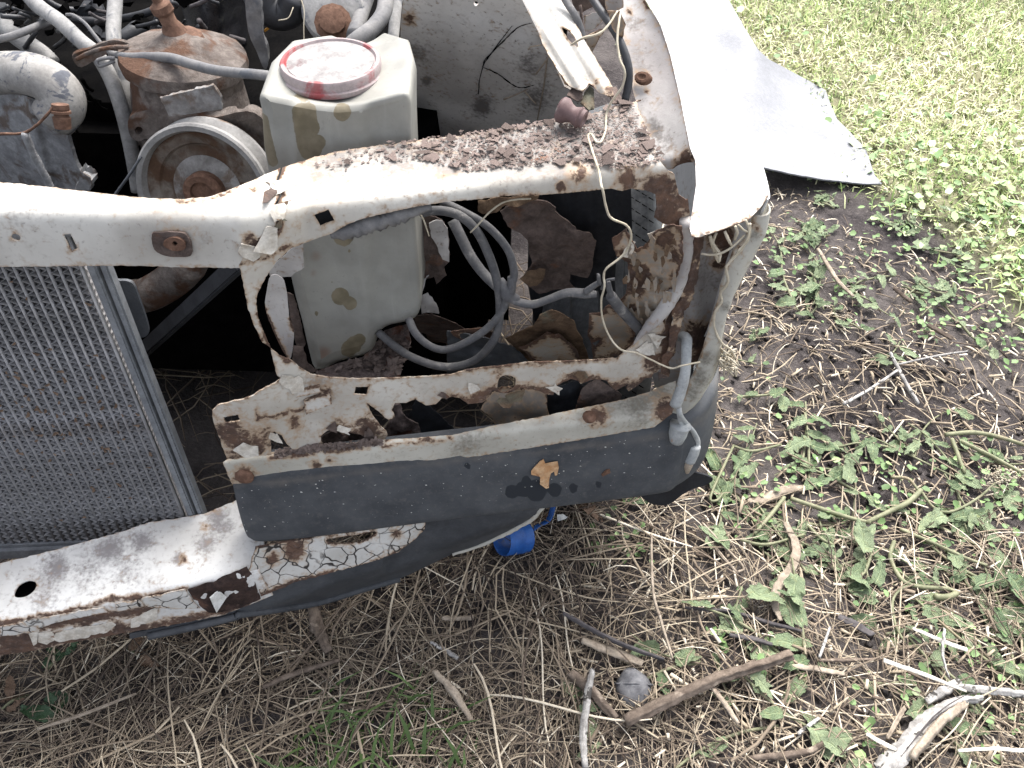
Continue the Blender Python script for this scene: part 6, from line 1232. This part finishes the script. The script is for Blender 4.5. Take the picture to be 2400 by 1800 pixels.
for i, (P, w_, lb) in enumerate(ST):
    X = gpath(P, .018); dep = np.mean((X - CAM) @ FW); r = .8 * w_ / 2 / FPX * dep; tag(tube('cut_stem', X, [r, r * 1.05, r * .8], MT['stem'], None, n=8, rough=.04), lb, 'stem')
g_ = np.random.default_rng(5); sd = []
for i in range(120):
    p = gpt([(2330 + g_.normal(0, 22), 1130 + g_.normal(0, 12))])[0] + [0, 0, .015 + g_.uniform(0, .015)]; s = g_.uniform(.0012, .0028); sd.append(([p + np.array(v) * s for v in ((1, 0, 0), (-1, 0, 0), (0, 1, 0), (0, -1, 0), (0, 0, 1), (0, 0, -1))], [(0, 2, 4), (2, 1, 4), (1, 3, 4), (3, 0, 4), (2, 0, 5), (1, 2, 5), (3, 1, 5), (0, 3, 5)]))
tag(joined('seed_head', sd, MT['straw'] if False else MT['twine'], None), 'pale fluffy seed head at the end of the flowering stem', 'seed head')

# sticks, bark and splinters
def stick(P, w_, m, label, lift=None, flat=1.0, rough=.04, ends=(.8, 1, 1, .7), n=12, name='stick', parent=None):
    X = gpath(P, 0); dep = np.mean((X - CAM) @ FW); r = .84 * w_ / 2 / FPX * dep; X[:, 2] += (r * flat + .016) if lift is None else lift + .012
    X = catmull(X, 8); X += np.random.default_rng(int(P[0][0])).normal(0, r * .07, X.shape)
    o = tube(name, X, [r * e for e in ends], MT['stick_' + m], parent, n=n + 2, per=1, flat=flat, rough=rough, ridge=(.03 if m == 'white' else .17), seed=int(P[0][0]), flatdir=(0.3, .9, 0) if flat < 1 else None)
    if parent is None: tag(o, label, 'stick')
    return o
s1 = stick([(2040, 1840), (2081, 1800), (2145, 1725), (2211, 1676), (2281, 1653)], 44, 'grey', 'thick weathered grey branch split lengthwise at bottom right', ends=(1, 1, .95, .6, .3))
stick([(2100, 1810), (2170, 1725), (2230, 1680)], 24, 'tan', '', name='split_half', parent=s1, lift=.03)
for k_, off in enumerate((-.006, .005)):
    Xc = gpath([(2081, 1800), (2145, 1725), (2211, 1676), (2262, 1658)], .044); Xc[:, 0] += off; Xc[:, 1] += off; tube('branch_crack', Xc, [.0004, .0012, .0007, .0002], MT['stick_dark'], s1, n=5, rough=.4)
stick([(1456, 1716), (1554, 1667), (1670, 1615), (1760, 1589), (1835, 1566)], 31, 'brown', 'thick brown branch pointing right in the bottom centre', lift=.025, ends=(1.1, 1.05, .95, .9, .8))
stick([(1334, 1595), (1380, 1632), (1438, 1702)], 29, 'brown', 'smooth brown root stub left of the thick brown branch', ends=(1, .95, .8))
stick([(1383, 1598), (1372, 1653), (1360, 1754), (1365, 1830)], 20, 'grey', 'grey upright stick crossing the brown root stub', lift=.03)
stick([(2044, 1582), (2140, 1614), (2235, 1650)], 14, 'white', 'long bright white wood splinter at lower right', flat=.4, lift=.03, ends=(1, 1, .5), rough=.02)
stick([(2122, 1494), (2190, 1522), (2249, 1543)], 14, 'white', 'bright white wood splinter above the long one', flat=.4, lift=.02, ends=(.6, 1, .9), rough=.02)
stick([(2003, 1751), (2040, 1772), (2075, 1790)], 13, 'white', 'short bright white splinter left of the grey branch', flat=.4, lift=.02, rough=.02)
stick([(2214, 1786), (2310, 1778), (2360, 1781), (2420, 1774)], 11, 'white', 'bright white splinter along the bottom edge at right', flat=.4, lift=.02, rough=.02)
stick([(2188, 1505), (2180, 1566), (2191, 1621)], 20, 'grey', 'flat grey wood chip laid across the upper white splinter', flat=.35, lift=.035, ends=(1, 1, .5))
stick([(2203, 1624), (2290, 1632), (2385, 1641)], 19, 'grey', 'pale broken wood piece right of the white splinter', ends=(.7, 1, .9))
stick([(2153, 1664), (2190, 1640), (2235, 1609)], 24, 'grey', 'grey bark slab under the white splinter tip', flat=.5)
stick([(2058, 1754), (2080, 1715), (2101, 1682)], 24, 'tan', 'pale rough wood chip left of the grey branch', flat=.5)
tw = stick([(1972, 956), (2030, 925), (2095, 883)], 9.5, 'grey', 'forked grey twig lying on the bare soil', lift=.02, ends=(1, .9, .8))
stick([(2077, 844), (2099, 883), (2120, 920), (2146, 959)], 10, 'grey', '', lift=.02, name='twig_arm', parent=tw); stick([(2095, 872), (2180, 852), (2262, 836)], 5, 'grey', '', lift=.022, name='twig_arm', parent=tw)
stick([(1835, 1239), (1857, 1297), (1846, 1344), (1810, 1398), (1803, 1441), (1817, 1477)], 25, 'tan', 'wide curved tan bark strip', flat=.35, lift=.012, ends=(.7, 1, 1, .9, .8, .4))
stick([(1640, 1240), (1690, 1295), (1735, 1345), (1723, 1358)], 8, 'tan', 'bent pale straw loop left of the curved bark strip', ends=(1, 1, 1))
stick([(1636, 1246), (1680, 1310), (1722, 1358)], 7, 'tan', 'straight pale straw under the bent loop', ends=(1, 1, .6))
stick([(1600, 1438), (1708, 1452), (1788, 1477), (1868, 1499)], 11, 'dark', 'long dark twig below the curved bark strip')
stick([(1701, 1506), (1750, 1516), (1799, 1532)], 13, 'dark', 'short dark stick under the long dark twig')
stick([(1954, 1463), (1995, 1483), (2034, 1506)], 20, 'dark', 'charred black wood chip', flat=.5)
stick([(1905, 1569), (1975, 1568), (2049, 1563)], 10, 'brown', 'straight reddish brown twig above the pale split stick')
stick([(1896, 1577), (1910, 1540), (1922, 1505)], 8, 'grey', 'grey twig with white cut tip', lift=.03)
stick([(1824, 1580), (1890, 1588), (1963, 1601)], 15, 'tan', 'pale split stick right of the brown branch end', flat=.6)
stick([(1740, 1795), (1876, 1783), (1934, 1754)], 18, 'brown', 'curved brown bark stick on the bottom edge', flat=.6)
stick([(1855, 1742), (1880, 1722), (1902, 1705)], 11, 'grey', 'short grey stick above the curved brown bark')
stick([(736, 1413), (751, 1482), (774, 1540)], 30, 'brown', 'thick crumbly bark piece standing below the rail', flat=.6, lift=.02, rough=.14)
stick([(1017, 1592), (1066, 1647), (1104, 1711)], 22, 'tan', 'flattened pale reed stem at bottom centre', flat=.35, lift=.02, ends=(.5, 1, .5))
stick([(1037, 1465), (1075, 1466), (1110, 1465)], 12, 'tan', 'short pinkish stick piece in straw', ends=(1, 1, 1))
stick([(1011, 1520), (1045, 1540), (1075, 1560)], 12, 'grey', 'short grey stick in straw below the pinkish piece', ends=(.6, 1, 1))
stick([(1519, 1280), (1522, 1407), (1540, 1482), (1566, 1572)], 8, 'tan', 'long thin olive stem running down the middle', lift=.03)
stick([(1360, 1517), (1430, 1545), (1502, 1572)], 24, 'tan', 'flat tan bark slab beside the dark stick', flat=.3, lift=.014)
stick([(1316, 1462), (1351, 1482), (1438, 1528), (1548, 1572)], 12, 'dark', 'long dark grey stick above the tan bark slab', lift=.025)
stick([(1655, 1632), (1690, 1680), (1716, 1722)], 13, 'tan', 'pale flat splinter below the brown branch', flat=.4, lift=.02)
stick([(1904, 619), (1947, 688), (1987, 728)], 10, 'tan', 'bent tan stick lying over the green patch by the fender', lift=.03)
stick([(1752, 1181), (1800, 1170), (1840, 1150), (1886, 1141)], 30, 'tan', 'flat pale wood chip above the weed row', flat=.12, lift=.0, ends=(.4, 1, .8, .5), rough=.1)
stick([(620, 1620), (690, 1590), (800, 1560)], 11, 'brown', 'short brown twig in the straw at lower left', lift=.02); stick([(100, 1720), (200, 1690), (330, 1640)], 8, 'tan', 'long straight straw pipe at lower left', lift=.025); stick([(2090, 690), (2130, 720)], 12, 'brown', 'small brown stick at right of the green patch', ends=(1, 1)); stick([(2170, 770), (2230, 800)], 12, 'brown', 'small brown stick on the bare soil', ends=(1, 1))
# dark domed stone
c = gpt([(1482, 1622)])[0]; 
st = lathe('stone', [(.002, .024), (.012, .022), (.022, .016), (.027, .008), (.028, 0), (.026, -.006)], c + [0, 0, .008], (.05, -.25, 1), MT['stone'], None, 24, sx=1.2); tag(st, 'smooth dark grey domed stone half buried in straw', 'stone')
lump(st, .004, 45, 2)
tube('stone_ridge', [c + np.array([-.03, .004, .020]), c + np.array([0, .0, .0325]), c + np.array([.03, .004, .020])], .0016, MT['stone'], st, n=6)
# blue band and strap
bc = PZ([(1203, 1262)], .05)[0]; rb = .027
blue = lathe('blue_bottle_band', [(rb * .93, -.024), (rb, -.025), (rb * 1.02, -.010), (rb * .98, -.007), (rb * .98, -.005), (rb * 1.02, -.003), (rb, .021), (rb * .96, .024), (rb * .93, .021), (rb * .91, -.02), (rb * .93, -.024)], bc, (-.80, -.42, .42), MT['blue'], None, 36, cap=False)
tag(blue, 'bright blue plastic ring lying under the bumper edge', 'plastic ring')
sp = gpath([(1298, 1186), (1294, 1215), (1284, 1238), (1255, 1256), (1232, 1278), (1222, 1290)], .03); sp[0, 2] += .03; sp[1, 2] += .02
tube('blue_strap', sp, [.006, .0075, .006, .0055, .0065], MT['blue'], blue, n=8, flat=.22, flatdir=(.6, .2, .8))
wl = sheet('white_leaf_scrap', flakepoly((1317, 1213), 13, 7, 4), surfZ(lambda X, Y: .03 + 0 * X), MT['chip_white'], None, step=5, thick=.001, rough=.004, rscale=50); tag(wl, 'small white scrap beside the blue ring strap', 'scrap')
